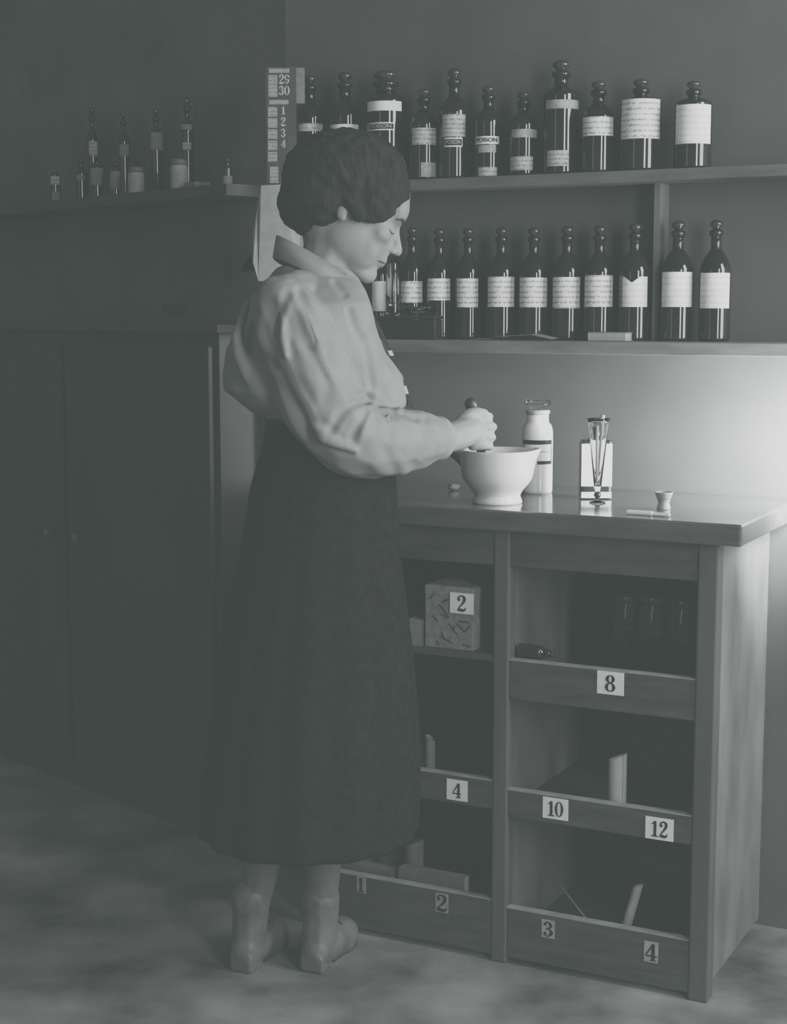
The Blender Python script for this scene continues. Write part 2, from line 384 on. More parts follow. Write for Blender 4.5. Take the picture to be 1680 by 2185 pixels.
# things at the left end of the middle shelf
ua, _ = B.on_v(800, 700, 0.285); ub, _ = B.on_v(930, 700, 0.285); _, z1 = B.on_v(870, 674, 0.285)
p = B.w((ua + ub) / 2, 0.299, ZM + .0005); w2 = (ub - ua) / 2; hb = z1 - ZM - .0005
t = thing('wooden_box', 'low black wooden box under the glass cylinder at the shelf end', 'box', p, B.yaw)
obj('case', bx(-w2, w2, -0.019, 0.019, 0, hb - 0.008), mat('black lacquer', 0.014, 0.4, 0.2, 10), t, bevel=0.002)
obj('lid', bx(-w2 - 0.001, w2 + 0.001, -0.020, 0.020, hb - 0.007, hb), mat('black lacquer', 0.014), t, bevel=0.002)
def on_box(px): u, _ = B.on_v(px, 650, 0.299); return B.w(u, 0.299, z1 + .0004)
p = on_box(838); _, zt = B.on_v(838, 560, 0.299)
hc = zt - z1; px_m = F / p.y
g = lathe([(0, 0), (.0165, 0), (.0168, .004), (.0145, .008), (.0145, hc * .5), (.0125, hc - .004), (.0145, hc), (.0115, hc - .003), (.0115, hc * .5), (.0125, .012), (0, .011)], 32)
cyl = obj('glass_cylinder', g, M_glass(), smooth=True); cyl.location = p
tag(cyl, 'tall empty glass cylinder standing on the black box in front of the chin', 'glass cylinder')
p = on_box(893)
rd = 31 / px_m
g = lathe([(0, 0), (rd * .35, 0), (rd * .75, .006), (rd, .016), (rd * 1.03, .017), (rd * .97, .0185), (rd * .72, .009), (rd * .3, .003), (0, .003)], 36)
d = obj('glass_dish', g, M_glass(), smooth=True); d.location = p
tag(d, 'shallow curved glass dish lying on the black box beside the cylinder', 'dish')

# loose papers and booklet on the middle shelf
def shelf_paper(label, xs, yoff, v0, v1, mm, name='paper_sheet'):
    us = [B.on_v(x, 715, v0)[0] for x in xs]
    zs = [ZM + 0.0012 + yo for yo in yoff]
    rows = [[B.w(u, v, z + (0.002 if k else 0)) for u, z in zip(us, zs)] for k, v in enumerate((v0, v1))]
    tag(obj(name, sheet(bmesh.new(), rows), mm), label, 'paper', 'loose papers on the middle shelf')
pm = mat('dull paper', 0.30, 0.85, 0.1, 60, spec=0.1)
shelf_paper('long loose paper sheet lying at the front of the middle shelf, under the bent sheet', [1000, 1060, 1120, 1172], [0, 0, 0.001, 0.0], 0.279, 0.322, pm)
shelf_paper('bent pale paper sheet with raised middle on top of the loose papers', [1050, 1090, 1135, 1178], [0.005, 0.0075, 0.0105, 0.0015], 0.277, 0.318, mat('pale paper', 0.42, 0.85, 0.08, 60, spec=0.1))
u0, _ = B.on_v(1256, 715, 0.28); u1, _ = B.on_v(1337, 715, 0.28); _, zb1 = B.on_v(1296, 710, 0.28)
t = thing('booklet', 'thin grey booklet lying flat at the front edge of the middle shelf', 'booklet', B.w((u0 + u1) / 2, 0.299, ZM + .0006), B.yaw)
hw, hh = (u1 - u0) / 2, zb1 - ZM
obj('pages', bx(-hw + .001, hw - .002, -.019, .019, 0.0012, hh - .0012), pm, t)
bm = bx(-hw, hw, -.021, .02, hh - .0011, hh); box(bm, -hw, hw, -.021, .02, 0, .0011); box(bm, -hw, -hw + .0012, -.021, .02, .001, hh - .001)
obj('cover', bm, mat('booklet cover', 0.2, 0.7, 0.15, 30), t)

# ------------------------------------------------------------------ things on the bench top
cer = mat('white glazed ceramic', 0.58, 0.25, 0.05, 6, spec=0.5, coat=0.3)
PM = on_z(1061, 1079, ZT); PM = Vector((PM.x * 1.016, PM.y + 0.046, ZT))
_hm = (on_y(1065, 966, PM.y - 0.07) - PM).z
t = thing('mortar', 'large white ceramic mortar with footed base being used on the bench', 'mortar', PM)
rm = 80 / (F / PM.y) * 1.0
prof = [(0, 0), (.047, 0), (.0485, .003), (.047, .008), (.0445, .0135), (.0445, .017), (.050, .026), (.059, .036), (.067, .048), (rm * .975, .062), (rm * .995, _hm * .8), (rm, _hm - .004), (rm * 1.0, _hm - .001), (rm * .97, _hm),
        (rm * .93, _hm - .002), (rm * .9, _hm * .75), (.052, .045), (.03, .028), (0, .022)]
def spout(x, y, z, a):
    if z > _hm * .7:
        k = max(0, math.cos(a - R(12))) ** 24 * (z - _hm * .7) / (_hm * .3)
        return x + .016 * k * math.cos(a), y + .016 * k * math.sin(a), z + .002 * k
    return x, y, z
obj('bowl', lathe(prof, 72, fn=spout), cer, t, smooth=True)
# pestle
Pt = on_y(1003, 850, PM.y - 0.046); Pb = PM + Vector((-0.018, 0.004, 0.036))
dpe = (Pb - Pt)
t = thing('pestle', 'dark handled pestle gripped in the fist above the mortar', 'pestle', Pt)
hb_ = bmesh.new(); tube(hb_, [(0, 0, 0), dpe * .02, dpe * .05, dpe * .10, dpe * .15, dpe * .22, dpe * .55, dpe * .7], [.004, .0095, .0122, .0118, .0085, .0068, .007, .011], 20)
obj('handle', hb_, mat('dark turned wood', 0.03, 0.35, 0.2, 30), t, smooth=True)
hb_ = bmesh.new(); tube(hb_, [dpe * .69, dpe * .72, dpe * .85, dpe * .96, dpe], [.0125, .0145, .0165, .014, .006], 20)
obj('grinding_head', hb_, mat('dark stained ceramic', 0.05, 0.4, 0.2, 30), t, smooth=True)

# stoppered jar
PJ = on_z(1146, 1055, ZT); rj = 33 / (F / (PJ.y + .03)); PJ = Vector((PJ.x * (1 + rj / PJ.y), PJ.y + rj, ZT))
def hz(py, P=PJ): return on_y(1146, py, P.y).z - ZT
t = thing('specimen_jar', 'white filled jar with glass stopper and black ruled label behind the mortar', 'jar', PJ, 0)
jm = mat('jar full of white powder', 0.7, 0.18, 0.05, 14, spec=0.5, coat=0.4)
obj('glass_body', lathe([(0, 0), (rj * .95, 0), (rj, .005), (rj, .008), (rj, hz(990)), (rj, hz(930)), (rj, hz(925)), (rj * .97, hz(914)), (rj * .88, hz(906)), (rj * .74, hz(901)), (rj * .72, hz(896)), (rj * .72, hz(884)), (0, hz(884))], 44), jm, t, smooth=True)
obj('neck_ring', lathe([(rj * .70, hz(885)), (rj * .74, hz(884)), (rj * .8, hz(880)), (rj * .8, hz(876)), (rj * .7, hz(874)), (0, hz(874))], 40), mat('greyish jar rim', 0.34, 0.15, 0.1, 10, spec=0.6), t, smooth=True)
obj('stopper', lathe([(0, hz(874.5)), (rj * .55, hz(874)), (rj * .5, hz(870)), (rj * .8, hz(864)), (rj * .9, hz(858)), (rj * .8, hz(853)), (rj * .3, hz(851)), (0, hz(851))], 14), M_glass(), t)
lb = wrap(rj + .0002, R(-150), R(-35), hz(986), hz(938), th=.0003, mi=0)
lab = obj('label', lb, mat('jar label paper', 0.70, 0.6, 0.04, 40, spec=0.2), t)
bm = wrap(rj + .0006, R(-160), R(-33), hz(946), hz(937), th=.0004)
wrap(rj + .0006, R(-36), R(-33), hz(987), hz(938), th=.0004, bm=bm, n=3)
wrap(rj + .0006, R(-95), R(-33), hz(988), hz(981), th=.0004, bm=bm)
wrap(rj + .0006, R(-85), R(-42), hz(962), hz(961), th=.0004, bm=bm)
obj('label_border', bm, M_black(), lab)

# dark square bottle with white labels, and the conical measure in front of it
def rect_px(px, py): return on_z(px, py, ZT)
PC = rect_px(1273, 1066); sC = F / PC.y
t = thing('square_bottle', 'dark square bottle bearing a large plain white label, behind the conical measure', 'bottle', PC + Vector((0, .022, 0)), 0)
def hC(py): return on_y(1273, py, PC.y).z - ZT
hw = 33.5 / sC
bm = bx(-hw, hw, -.02, .02, 0, hC(940))
o = obj('glass_body', bm, mat('dark square bottle glass', 0.02, 0.2, 0.2, 9, spec=0.5), t, bevel=0.006)
obj('neck', lathe([(0, hC(940) - .001), (hw * .5, hC(940) - .001), (hw * .42, hC(932)), (hw * .42, hC(921)), (hw * .5, hC(919)), (hw * .5, hC(914)), (0, hC(914))], 24), mat('dark square bottle glass', 0.02), t, smooth=True)
Bl = mat('blank white label', .66, .75, .03, 60, spec=.1)
obj('label', bx(-hw + .0005, hw - .0005, -.0212, -.0201, hC(1038), hC(947)), Bl, t)
obj('base_label', bx(-hw + .001, hw - .001, -.0212, -.0201, hC(1063), hC(1050)), Bl, t)
PG = rect_px(1273, 1071); PG.y -= 0.0; sG = F / PG.y; PG = PG + Vector((0, -.016, 0))
def hG(py): return on_y(1273, py, PG.y).z - ZT
t = thing('conical_measure', 'tapering clear glass conical measure standing in front of the square bottle', 'measuring glass', PG)
k = 1 / sG
tg = .0011
g = lathe([(0, 0), (17 * k, 0), (17.5 * k, .0015), (15 * k, .003), (5 * k, .006), (5 * k, hG(1048)), (8 * k, hG(1040)), (22 * k, hG(902)), (25 * k, hG(893)), (25 * k - tg, hG(893)), (22 * k - tg, hG(903)), (8 * k - tg, hG(1036)), (0, hG(1038))], 40)
obj('glass_cone', g, M_glass(), t, smooth=True)
obj('foot_knob', lathe([(0, hG(1062)), (5.5 * k, hG(1061)), (8.5 * k, hG(1056)), (6 * k, hG(1050)), (0, hG(1049))], 20), mat('dark square bottle glass', 0.02), t, smooth=True)
t2 = obj('glass_rod', tube(bmesh.new(), [(-2 * k, -.001, hG(1030)), (-2.5 * k, -.002, hG(960)), (-3 * k, -.003, hG(908))], 3.2 * k, 12), mat('white glass rod', 0.7, 0.2, 0.02, 10), smooth=True); t2.location = PG
tag(t2, 'short white rod standing upright inside the conical measure', 'rod')
t3 = obj('dropper', tube(bmesh.new(), [(2 * k, .0035, hG(1022)), (6 * k, .004, hG(940)), (8 * k, .004, hG(905)), (8.5 * k, .004, hG(886))], [1.5 * k, 3 * k, 5 * k, 5.5 * k], 12), mat('pale rubber', 0.3, 0.5, 0.1, 20), smooth=True); t3.location = PG
tag(t3, 'small pale dropper leaning in the conical measure beside the white rod', 'dropper')

# waisted pot, white stick, scraps
PW = on_z(1420, 1089, ZT); k = 1 / (F / PW.y); hW = on_y(1420, 1052, PW.y).z - ZT; PW = PW + Vector((0, .018, 0))
t = thing('ointment_pot', 'small grey waisted pot standing behind the white stick', 'pot', PW)
obj('pot_body', lathe([(0, 0), (15 * k, 0), (15.5 * k, .002), (12.5 * k, hW * .3), (12.5 * k, hW * .45), (19 * k, hW * .9), (20 * k, hW), (17.5 * k, hW), (15 * k, hW * .6), (0, hW * .5)], 32), mat('dull grey glazed pot', 0.24, 0.3, 0.2, 12), t, smooth=True)
P0, P1 = on_z(1337, 1097, ZT), on_z(1431, 1103, ZT)
d = P1 - P0; st = thing('spatula', 'flat white spatula lying on the bench near its front edge', 'spatula', P0 + Vector((0, 0, 0)), math.atan2(d.y, d.x))
obj('blade', bx(0, d.length * .62, -.006, .006, 0, .008), mat('white bone', 0.68, 0.5, 0.06, 20), st, bevel=0.003)
obj('handle', bx(d.length * .6, d.length, -.0045, .0045, 0.0005, .0065), mat('white bone', 0.68), st, bevel=0.0025)
def scrap(px, py, s, label, m, sd):
    rnd = random.Random(sd); P = on_z(px, py, ZT)
    bm = bmesh.new(); bmesh.ops.create_icosphere(bm, subdivisions=2, radius=s)
    for v in bm.verts: v.co = Vector((v.co.x * 1.3, v.co.y, v.co.z * .7)) * (1 + rnd.uniform(-.3, .3))
    mz = min(v.co.z for v in bm.verts)
    for v in bm.verts: v.co.z -= mz
    o = obj('paper_scrap', bm, m); o.location = P
    tag(o, label, 'paper scrap')
scrap(1212, 1036, .008, 'tiny crumpled white scrap between the jar and the square bottle', Wp, 3)
scrap(968, 1046, .009, 'tiny crumpled pale scrap to the near side of the mortar', pm, 5)

# ------------------------------------------------------------------ things in the bins
def bin_uv(px, py, z, v): u, _ = B.on_v(px, py, v); return B.w(u, v, z)
# card-fronted box with its number
v0 = 0.012; ZS = 0.604
ua, _ = B.on_v(907, 1320, v0); ub, _ = B.on_v(1011, 1320, v0); _, zt = B.on_v(958, 1252, v0)
hw = (ub - ua) / 2; hB = zt - ZS
t = thing('cardboard_box', 'mottled grey cardboard box with a 2 card, in the upper left bin', 'box', B.w((ua + ub) / 2, v0, ZS + .0006), B.yaw)
mot = mat('mottled board', 0.19, 0.85, 0.3, 70, bump=0.1)
obj('carton_body', bx(-hw, hw, 0, .20, 0, hB * .93), mot, t, bevel=.002)
obj('lid', bx(-hw - .001, hw + .001, -.001, .201, hB * .84, hB), mot, t, bevel=.003)
bm = bmesh.new(); mi_ = M_black()
def stroke(a, b, w):
    a, b = Vector(a), Vector(b); n = (b - a).normalized(); n = Vector((-n.y, n.x)) * w / 2
    bm.faces.new([bm.verts.new((q.x * 2 * hw - hw, -.0016, q.y * hB)) for q in (a + n, b + n, b - n, a - n)])
for a, b in (((.16, .52), (.28, .43)), ((.3, .7), (.4, .62)), ((.4, .62), (.5, .5)), ((.5, .5), (.34, .55)), ((.36, .74), (.5, .8)), ((.12, .78), (.2, .88)), ((.5, .42), (.68, .24)), ((.32, .2), (.58, .1)), ((.36, .26), (.4, .16)),
             ((.66, .42), (.84, .3)), ((.84, .3), (.94, .42)), ((.7, .46), (.92, .46)), ((.58, .3), (.62, .38)), ((.78, .1), (.96, .07)), ((.25, .12), (.3, .05))):
    stroke(a, b, .03)
obj('scrawl', bm, mat('faded ink', 0.05, 0.8, 0.2, 30), t)
# number card of the box (placed as its child in the box's own frame)
ca, _ = B.on_v(961, 1288, 0.010); cb, _ = B.on_v(1011, 1288, 0.010); _, cz1 = B.on_v(986, 1266, .01); _, cz0 = B.on_v(986, 1310, .01)
um = (ua + ub) / 2
c = obj('number_card', bx(ca - um, cb - um, -.0034, -.0018, cz0 - ZS, cz1 - ZS), mat('number card', 0.62), t)
bm = bmesh.new(); hh = (cz1 - cz0) * .78; glyph(bm, '2', (ca + cb) / 2 - um - .3 * hh, cz0 - ZS + (cz1 - cz0 - hh) / 2, hh, -.0040)
bmesh.ops.solidify(bm, geom=bm.faces[:], thickness=.0003)
obj('numeral', bm, M_black(), c)
# thin book beside it
ua2, _ = B.on_v(872, 1350, .012); ub2, _ = B.on_v(901, 1350, .012); _, zt2 = B.on_v(886, 1322, .012)
t = thing('book', 'slim grey book standing left of the mottled box in the upper bin', 'book', B.w((ua2 + ub2) / 2, .012, ZS + .0006), B.yaw)
w2 = (ub2 - ua2) / 2; h2 = zt2 - ZS
bm = bx(-w2, w2, 0, .002, 0, h2); box(bm, w2 - .002, w2, 0, .10, 0, h2); box(bm, -w2, -w2 + .002, 0, .10, 0, h2)
obj('cover', bm, mat('grey book cloth', 0.19, 0.8, 0.15, 60), t)
obj('pages', bx(-w2 + .002, w2 - .002, .002, .098, .002, h2 - .002), pm, t)
# bottle lying down
def lying(label, px, py, vc, z, L, r, ang, labm=None):
    P = bin_uv(px, py, z + r, vc)
    t = thing('lying_bottle', label, 'bottle', P)
    t.rotation_euler = Euler((PI / 2, 0, 0)).to_matrix().to_euler() if False else (0, 0, 0)
    M = Matrix.Rotation(B.yaw + R(ang), 4, 'Z') @ Matrix.Rotation(PI / 2, 4, 'Y')
    t.matrix_world = Matrix.Translation(P) @ M
    obj('glass_body', lathe(bottle_profile(r, L, .4, .2, .14), 32), M_dark(), t, smooth=True)
    obj('stopper', stopper_bm(r * .4, L * .1, L - .001, 'cork'), M_stop(), t, smooth=True)
    obj('label', wrap(r + .0002, R(60), R(150), L * .08, L * .2), mat('torn foil', 0.5, .3, .4, 60), t)
lying('dark glass bottle lying on its side beside the middle post', 1110, 1385, 0.04, 0.601 - 0.005, 0.066, 0.0145, -6)

# upper right bin: dim glass jars at the back
for i, (px, r, yt, v, lab) in enumerate(((1346, .034, 1262, .20, 'dark glass jar with glinting rim at the back of the upper right bin, left one'),
                                    (1404, .036, 1264, .16, 'dark glass jar with bright rim in the upper right bin, middle one of three'),
                                    (1466, .034, 1272, .13, 'dark glass jar with dull rim in the upper right bin, by the end post'))):
    u, _ = B.on_v(px, 1300, v); _, zt = B.on_v(px, yt, v); hj = zt - .531
    t = thing('glass_jar', lab, 'jar', B.w(u, v, .531), B.yaw, 'dark jars in the upper right bin')
    obj('glass_body', lathe([(0, 0), (r, 0), (r, hj * .78), (r * .85, hj * .88), (r * .85, hj * .92), (0, hj * .92)], 32), M_dark(), t, smooth=True)
    obj('lid', lathe([(0, hj * .9), (r * .92, hj * .9), (r * .95, hj * .93), (r * .95, hj * .985), (r * .8, hj), (0, hj)], 32), M_stop(), t, smooth=True)
# rolled paper standing behind the 10/12 rail
def roll(name, label, px, y0, y1, v, z, r, slant, m, lean=0.0, cat='paper'):
    u, _ = B.on_v(px, y1, v); _, zt = B.on_v(px, y0, v); h = zt - z; P = B.w(u, v, z)
    bm = bmesh.new(); n = 30; V = []
    for i in range(n + 1):
        a = 2 * PI * 1.15 * i / n; rr = r * (1 - .12 * i / n)
        x, y = rr * math.cos(a - .6), rr * math.sin(a - .6)
        V.append([bm.verts.new((x + lean * k * h, y, h * k + (slant * x / r if k == 1 else 0))) for k in (0, .5, 1)])
    fs = []
    for A, C in zip(V, V[1:]):
        for k in range(2): fs.append(bm.faces.new((A[k], C[k], C[k + 1], A[k + 1])))
    bmesh.ops.solidify(bm, geom=fs, thickness=.0008)
    o = obj(name, bm, m, smooth=False); o.location = P; o.rotation_euler = (0, 0, B.yaw); tag(o, label, cat); return o
roll('paper_roll', 'white rolled paper standing upright behind the 10 and 12 rail', 1317, 1614, 1718, .05, .303, .0175, .008, mat('rolled paper', 0.72, .85, .06, 60, spec=.1))
roll('paper_roll', 'pale curled paper leaning in the lower right bin above the faded 3 rail', 1318, 1882, 1990, .05, .033, .010, .004, mat('pale curl', 0.6, .85, .1, 60, spec=.1), lean=.26)
roll('paper_roll', 'grey curled paper standing in the left bin behind the single 4 card rail', 918, 1574, 1650, .05, .313, .010, -.006, mat('grey curl', 0.36, .85, .1, 60, spec=.1))
roll('paper_roll', 'grey folded paper standing behind the pads in the lower left bin', 884, 1797, 1850, .12, .033, .020, .008, mat('dim curl', 0.3, .85, .1, 60, spec=.1))
# thin stick
u0, z0 = B.on_v(1252, 1962, .05); u1, z1_ = B.on_v(1180, 1868, .14)
st = obj('wooden_stick', tube(bmesh.new(), [B.w(u0 + .012, .042, .036), B.w(u0, .05, z0), B.w((u0 + u1) / 2, .095, (z0 + z1_) / 2), B.w(u1, .14, z1_)], [.0014, .0016, .0017, .0015], 8), mat('pale stick', 0.3, .6, .2, 30), smooth=True)
tag(st, 'thin pale stick leaning aslant in the lower right bin', 'stick')
def pad(label, x0, x1, ytop, v, zb, th):
    ua, _ = B.on_v(x0, ytop, v); ub, _ = B.on_v(x1, ytop, v); _, zt = B.on_v((x0 + x1) / 2, ytop, v)
    t = thing('paper_pad', label, 'pad', B.w((ua + ub) / 2, v, zb), B.yaw, 'pads in the lower left bin'); w = (ub - ua) / 2; h = zt - zb
    obj('pages', bx(-w, w, .001, th - .001, 0, h), pm, t)
    bm = bx(-w - .001, w + .001, 0, .001, 0, h + .001); box(bm, -w - .001, w + .001, th - .001, th, 0, h + .001); box(bm, -w - .0015, -w, 0, th, 0, h + .001)
    obj('cover', bm, mat('pad cover', 0.13, .8, .2, 40), t)
pad('pale edged paper pad standing behind the faded 1 card', 720, 842, 1850, .05, .0335, .03)
pad('dark covered paper pad standing behind the faded 2 card', 852, 990, 1864, .04, .0335, .025)

# ------------------------------------------------------------------ left side: receding wall, shelf and its bottles
uc, _ = B.on_v(612, 400, .42); cpt = B.w(uc, .42, 0)
A = Frame(cpt.x, cpt.y, 47)
MA = Matrix.Translation(A.o) @ Matrix.Rotation(A.yaw, 4, 'Z')
w = obj('wall_left', bx(-6.5, 0.0, 0.0, 0.05, 0, 2.75), mat('dark left wall', 0.11, 0.7, 0.3, 4)); w.matrix_world = MA; tag(w, kind='structure')
_, ZL = A.on_v(291, 416, -.10)
sl = obj('side_shelf', bx(-1.5, -.02, -.155, -.001, ZL - .025, ZL), mat('dark side shelf', 0.05, .7, .3, 8)); sl.matrix_world = MA
tag(sl, 'dark shelf of small bottles on the left wall behind the back', 'shelf')
GL = 'small bottles on the left shelf'
dim = mat('dim label paper', 0.2, .85, .15, 80, spec=.1)
lft = mat('jar of pale powder', 0.36, .5, .25, 40)
for px, rp, yt, v, labs, lab, nk in (
  (122, 13, 362, -.10, [(114, 132, 374, 392, Gr), (116, 132, 408, 430, dim)], 'small bottle with pale label at the far left end of the left shelf', .5),
  (178, 14, 338, -.10, [(170, 188, 372, 384, dim)], 'slim dark bottle, second from the outer end of the left shelf', .4),
  (211, 14, 345, -.10, [(200, 224, 357, 393, dim)], 'slim bottle with long dim label, third along the left shelf', .5),
  (251, 12, 336, -.10, [(241, 261, 364, 402, dim)], 'slim bottle with narrow dim label left of the squat white jar', .45),
  (488, 11, 338, -.10, [(480, 498, 374, 392, dim)], 'tiny bottle with glinting neck standing alone near the calendar', .5),
  (203, 13, 225, -.035, [(197, 214, 299, 330, Gr)], 'tall dark bottle with pale label behind the long dim labelled one', .4),
  (270, 13, 235, -.035, [(262, 280, 306, 330, dim)], 'tall dark bottle at the back of the left shelf above the squat jar', .4),
  (338, 15, 228, -.035, [(328, 352, 280, 318, dim)], 'tall dark bottle at the back between the two squat jars', .4),
  (404, 15, 205, -.035, [(393, 414, 263, 274, dim), (395, 412, 302, 318, Gr)], 'tallest dark bottle with two labels behind the right squat jar', .4)):
    make_bottle('small_bottle', lab, 'bottle', A, px, rp, yt, v, ZL, labs, neck=nk, sh=.14, nh=.14, group=GL, stop='cork' if nk == .5 else 'ball')
def powder_jar(px, rp, yt, lab):
    u, _ = A.on_v(px, 400, -.105); p = A.w(u, -.105, ZL + .0006); r = rp / (F / p.y); _, zt = A.on_v(px, yt, -.105); h = zt - ZL
    t = thing('powder_jar', lab, 'jar', p, A.yaw, GL)
    obj('jar_body', lathe([(0, 0), (r * .95, 0), (r, .003), (r, h * .74), (r * .8, h * .82), (0, h * .82)], 32), lft, t, smooth=True)
    obj('lid', lathe([(0, h * .8), (r * .9, h * .8), (r * .9, h * .97), (r * .7, h), (0, h)], 32), mat('dull tin lid', .16, .4, .2, 20), t, smooth=True)
powder_jar(291, 17, 357, 'squat pale powder jar in front of the left bottles, the left of two')
powder_jar(383, 18, 340, 'squat pale powder jar nearer the calendar, the right of two')
u, _ = A.on_v(421, 400, -.105); _, zt = A.on_v(421, 390, -.105); p = A.w(u, -.105, ZL + .0006); k = p.y / F
t = thing('pill_box', 'low grey pill box on the left shelf beside the right squat jar', 'box', p, A.yaw)
obj('base', bx(-20 * k, 20 * k, -.02, .02, 0, (zt - ZL) * .55), dim, t, bevel=.001); obj('lid', bx(-21 * k, 21 * k, -.021, .021, (zt - ZL) * .5, zt - ZL), dim, t, bevel=.001)
# dark cupboard under the left shelf
_, zc1 = A.on_v(300, 690, -.11)
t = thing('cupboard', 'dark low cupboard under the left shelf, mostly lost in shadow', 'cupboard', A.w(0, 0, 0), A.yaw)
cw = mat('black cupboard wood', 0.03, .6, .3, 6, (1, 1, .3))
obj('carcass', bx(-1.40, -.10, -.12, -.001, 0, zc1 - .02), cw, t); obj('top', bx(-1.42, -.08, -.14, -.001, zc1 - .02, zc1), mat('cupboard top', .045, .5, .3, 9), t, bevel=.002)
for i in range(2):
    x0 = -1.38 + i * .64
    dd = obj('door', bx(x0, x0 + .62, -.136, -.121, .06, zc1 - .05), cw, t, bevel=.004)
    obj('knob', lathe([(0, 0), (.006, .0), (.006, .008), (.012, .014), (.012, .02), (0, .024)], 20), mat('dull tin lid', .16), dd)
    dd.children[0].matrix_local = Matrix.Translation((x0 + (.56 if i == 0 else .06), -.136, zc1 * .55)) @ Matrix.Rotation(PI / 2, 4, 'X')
def wallcard(label, x0, x1, y0, y1, v, m, name='paper_label'):
    ua, _ = A.on_v(x0, (y0 + y1) / 2, v); ub, _ = A.on_v(x1, (y0 + y1) / 2, v); _, za = A.on_v((x0 + x1) / 2, y1, v); _, zb = A.on_v((x0 + x1) / 2, y0, v)
    P = A.w((ua + ub) / 2, v, za); w = (ub - ua) / 2; h = zb - za
    rows = [[Vector((x, -.0015 * math.sin(PI * i / 6) - .0006, z)) for i, x in enumerate([-w + 2 * w * j / 6 for j in range(7)])] for z in (0, h)]
    o = obj(name, sheet(bmesh.new(), rows, .0005), m); o.location = P; o.rotation_euler = (0, 0, A.yaw)
    tag(o, label, 'label'); return o
wallcard('grey paper label standing on the dark cupboard top', 345, 398, 646, 676, -.13, mat('dim grey card', .12, .85, .1, 60, spec=.1, lines=(.012, .4)))
wallcard('narrow upright paper slip pinned on the dark wall left of the collar', 478, 491, 549, 612, -.002, mat('dim grey slip', .16, .85, .1, 60, spec=.1))

# ------------------------------------------------------------------ calendar and the paper hanging under it (at the corner by the shelf end)
YC = B.w(uc, .42, 0).y - .20
def yc(px, py): return on_y(px, py, YC)
k = YC / F
t = thing('calendar', 'long dark calendar strip with pale figures hanging in the corner behind the hair', 'calendar', yc(601, 388), 0)
O = t.location
def loc(px, py): p = yc(px, py) - O; return p.x, p.z
cx0, cz0 = loc(570, 392); cx1, cz1 = loc(632, 143)
obj('backing', bx(cx0, cx1, 0, .002, cz0, cz1), mat('dark calendar board', .04, .8, .2, 30), t)
cal = mat('calendar print', .26, .85, .1, 60, spec=.1, lines=(.008, .45))
def cell(x0, x1, y0, y1):
    a, b_ = loc(x0, y1); c, d = loc(x1, y0); obj('printed_panel', bx(a, c, -.0012, -.0002, b_, d), cal, t)
cell(574, 618, 146, 156); cell(573, 592, 160, 207); cell(574, 616, 213, 223)
for y in range(5): cell(572, 592, 228 + y * 24, 249 + y * 24)
cell(576, 594, 356, 391)
bm = bmesh.new()
for s_, x, y, h in (('29', 595, 179, 19), ('30', 595, 203, 19), ('1', 600, 244, 17), ('2', 599, 269, 18), ('3', 599, 293, 18), ('4', 600, 315, 17)):
    for ch in s_:
        a, b_ = loc(x, y); glyph(bm, ch, a, b_, h * k, -.0006, wide=.95); x += 12
bmesh.ops.solidify(bm, geom=bm.faces[:], thickness=.0004)
obj('figures', bm, mat('calendar figures', .4, .8, .1, 60, spec=.1), t)
a, b_ = loc(631, 220); c, d = loc(650, 144)
tag(obj('wall_edge_strip', bx(a, c, 0, .002, b_, d), mat('faint wall strip', .15, .85, .2, 60)), 'faint grey strip of wall edge just right of the calendar figures', 'card').location = O + Vector((0, .004, 0))  # thin strip standing in for the lighter wall edge
poly = [(558, 396), (602, 394), (640, 470), (648, 520), (640, 600), (552, 600), (541, 560), (540, 500), (549, 445)]
bm = bmesh.new(); vs_ = []
for px, py in poly: x, z = loc(px, py); vs_.append(bm.verts.new((x, -.004 + .004 * math.sin(py * .03), z)))
f_ = bm.faces.new(vs_); bmesh.ops.triangulate(bm, faces=[f_]); bmesh.ops.solidify(bm, geom=bm.faces[:], thickness=.0006)
bmesh.ops.recalc_face_normals(bm, faces=bm.faces[:])
o = obj('hanging_paper', bm, mat('hanging paper', .25, .85, .1, 40, spec=.1)); o.location = O; tag(o, 'large pale paper sheet hanging under the calendar behind the collar', 'paper')
bm = bmesh.new(); vs_ = []
for px, py in ((536, 542), (541, 570), (546, 578), (516, 580), (520, 566)): x, z = loc(px, py); vs_.append(bm.verts.new((x, -.006, z)))
f_ = bm.faces.new(vs_); bmesh.ops.solidify(bm, geom=[f_], thickness=.0006); bmesh.ops.recalc_face_normals(bm, faces=bm.faces[:])
o = obj('torn_paper', bm, mat('hanging paper', .25)); o.location = O; tag(o, 'small torn triangle of paper left of the hanging sheet', 'paper')

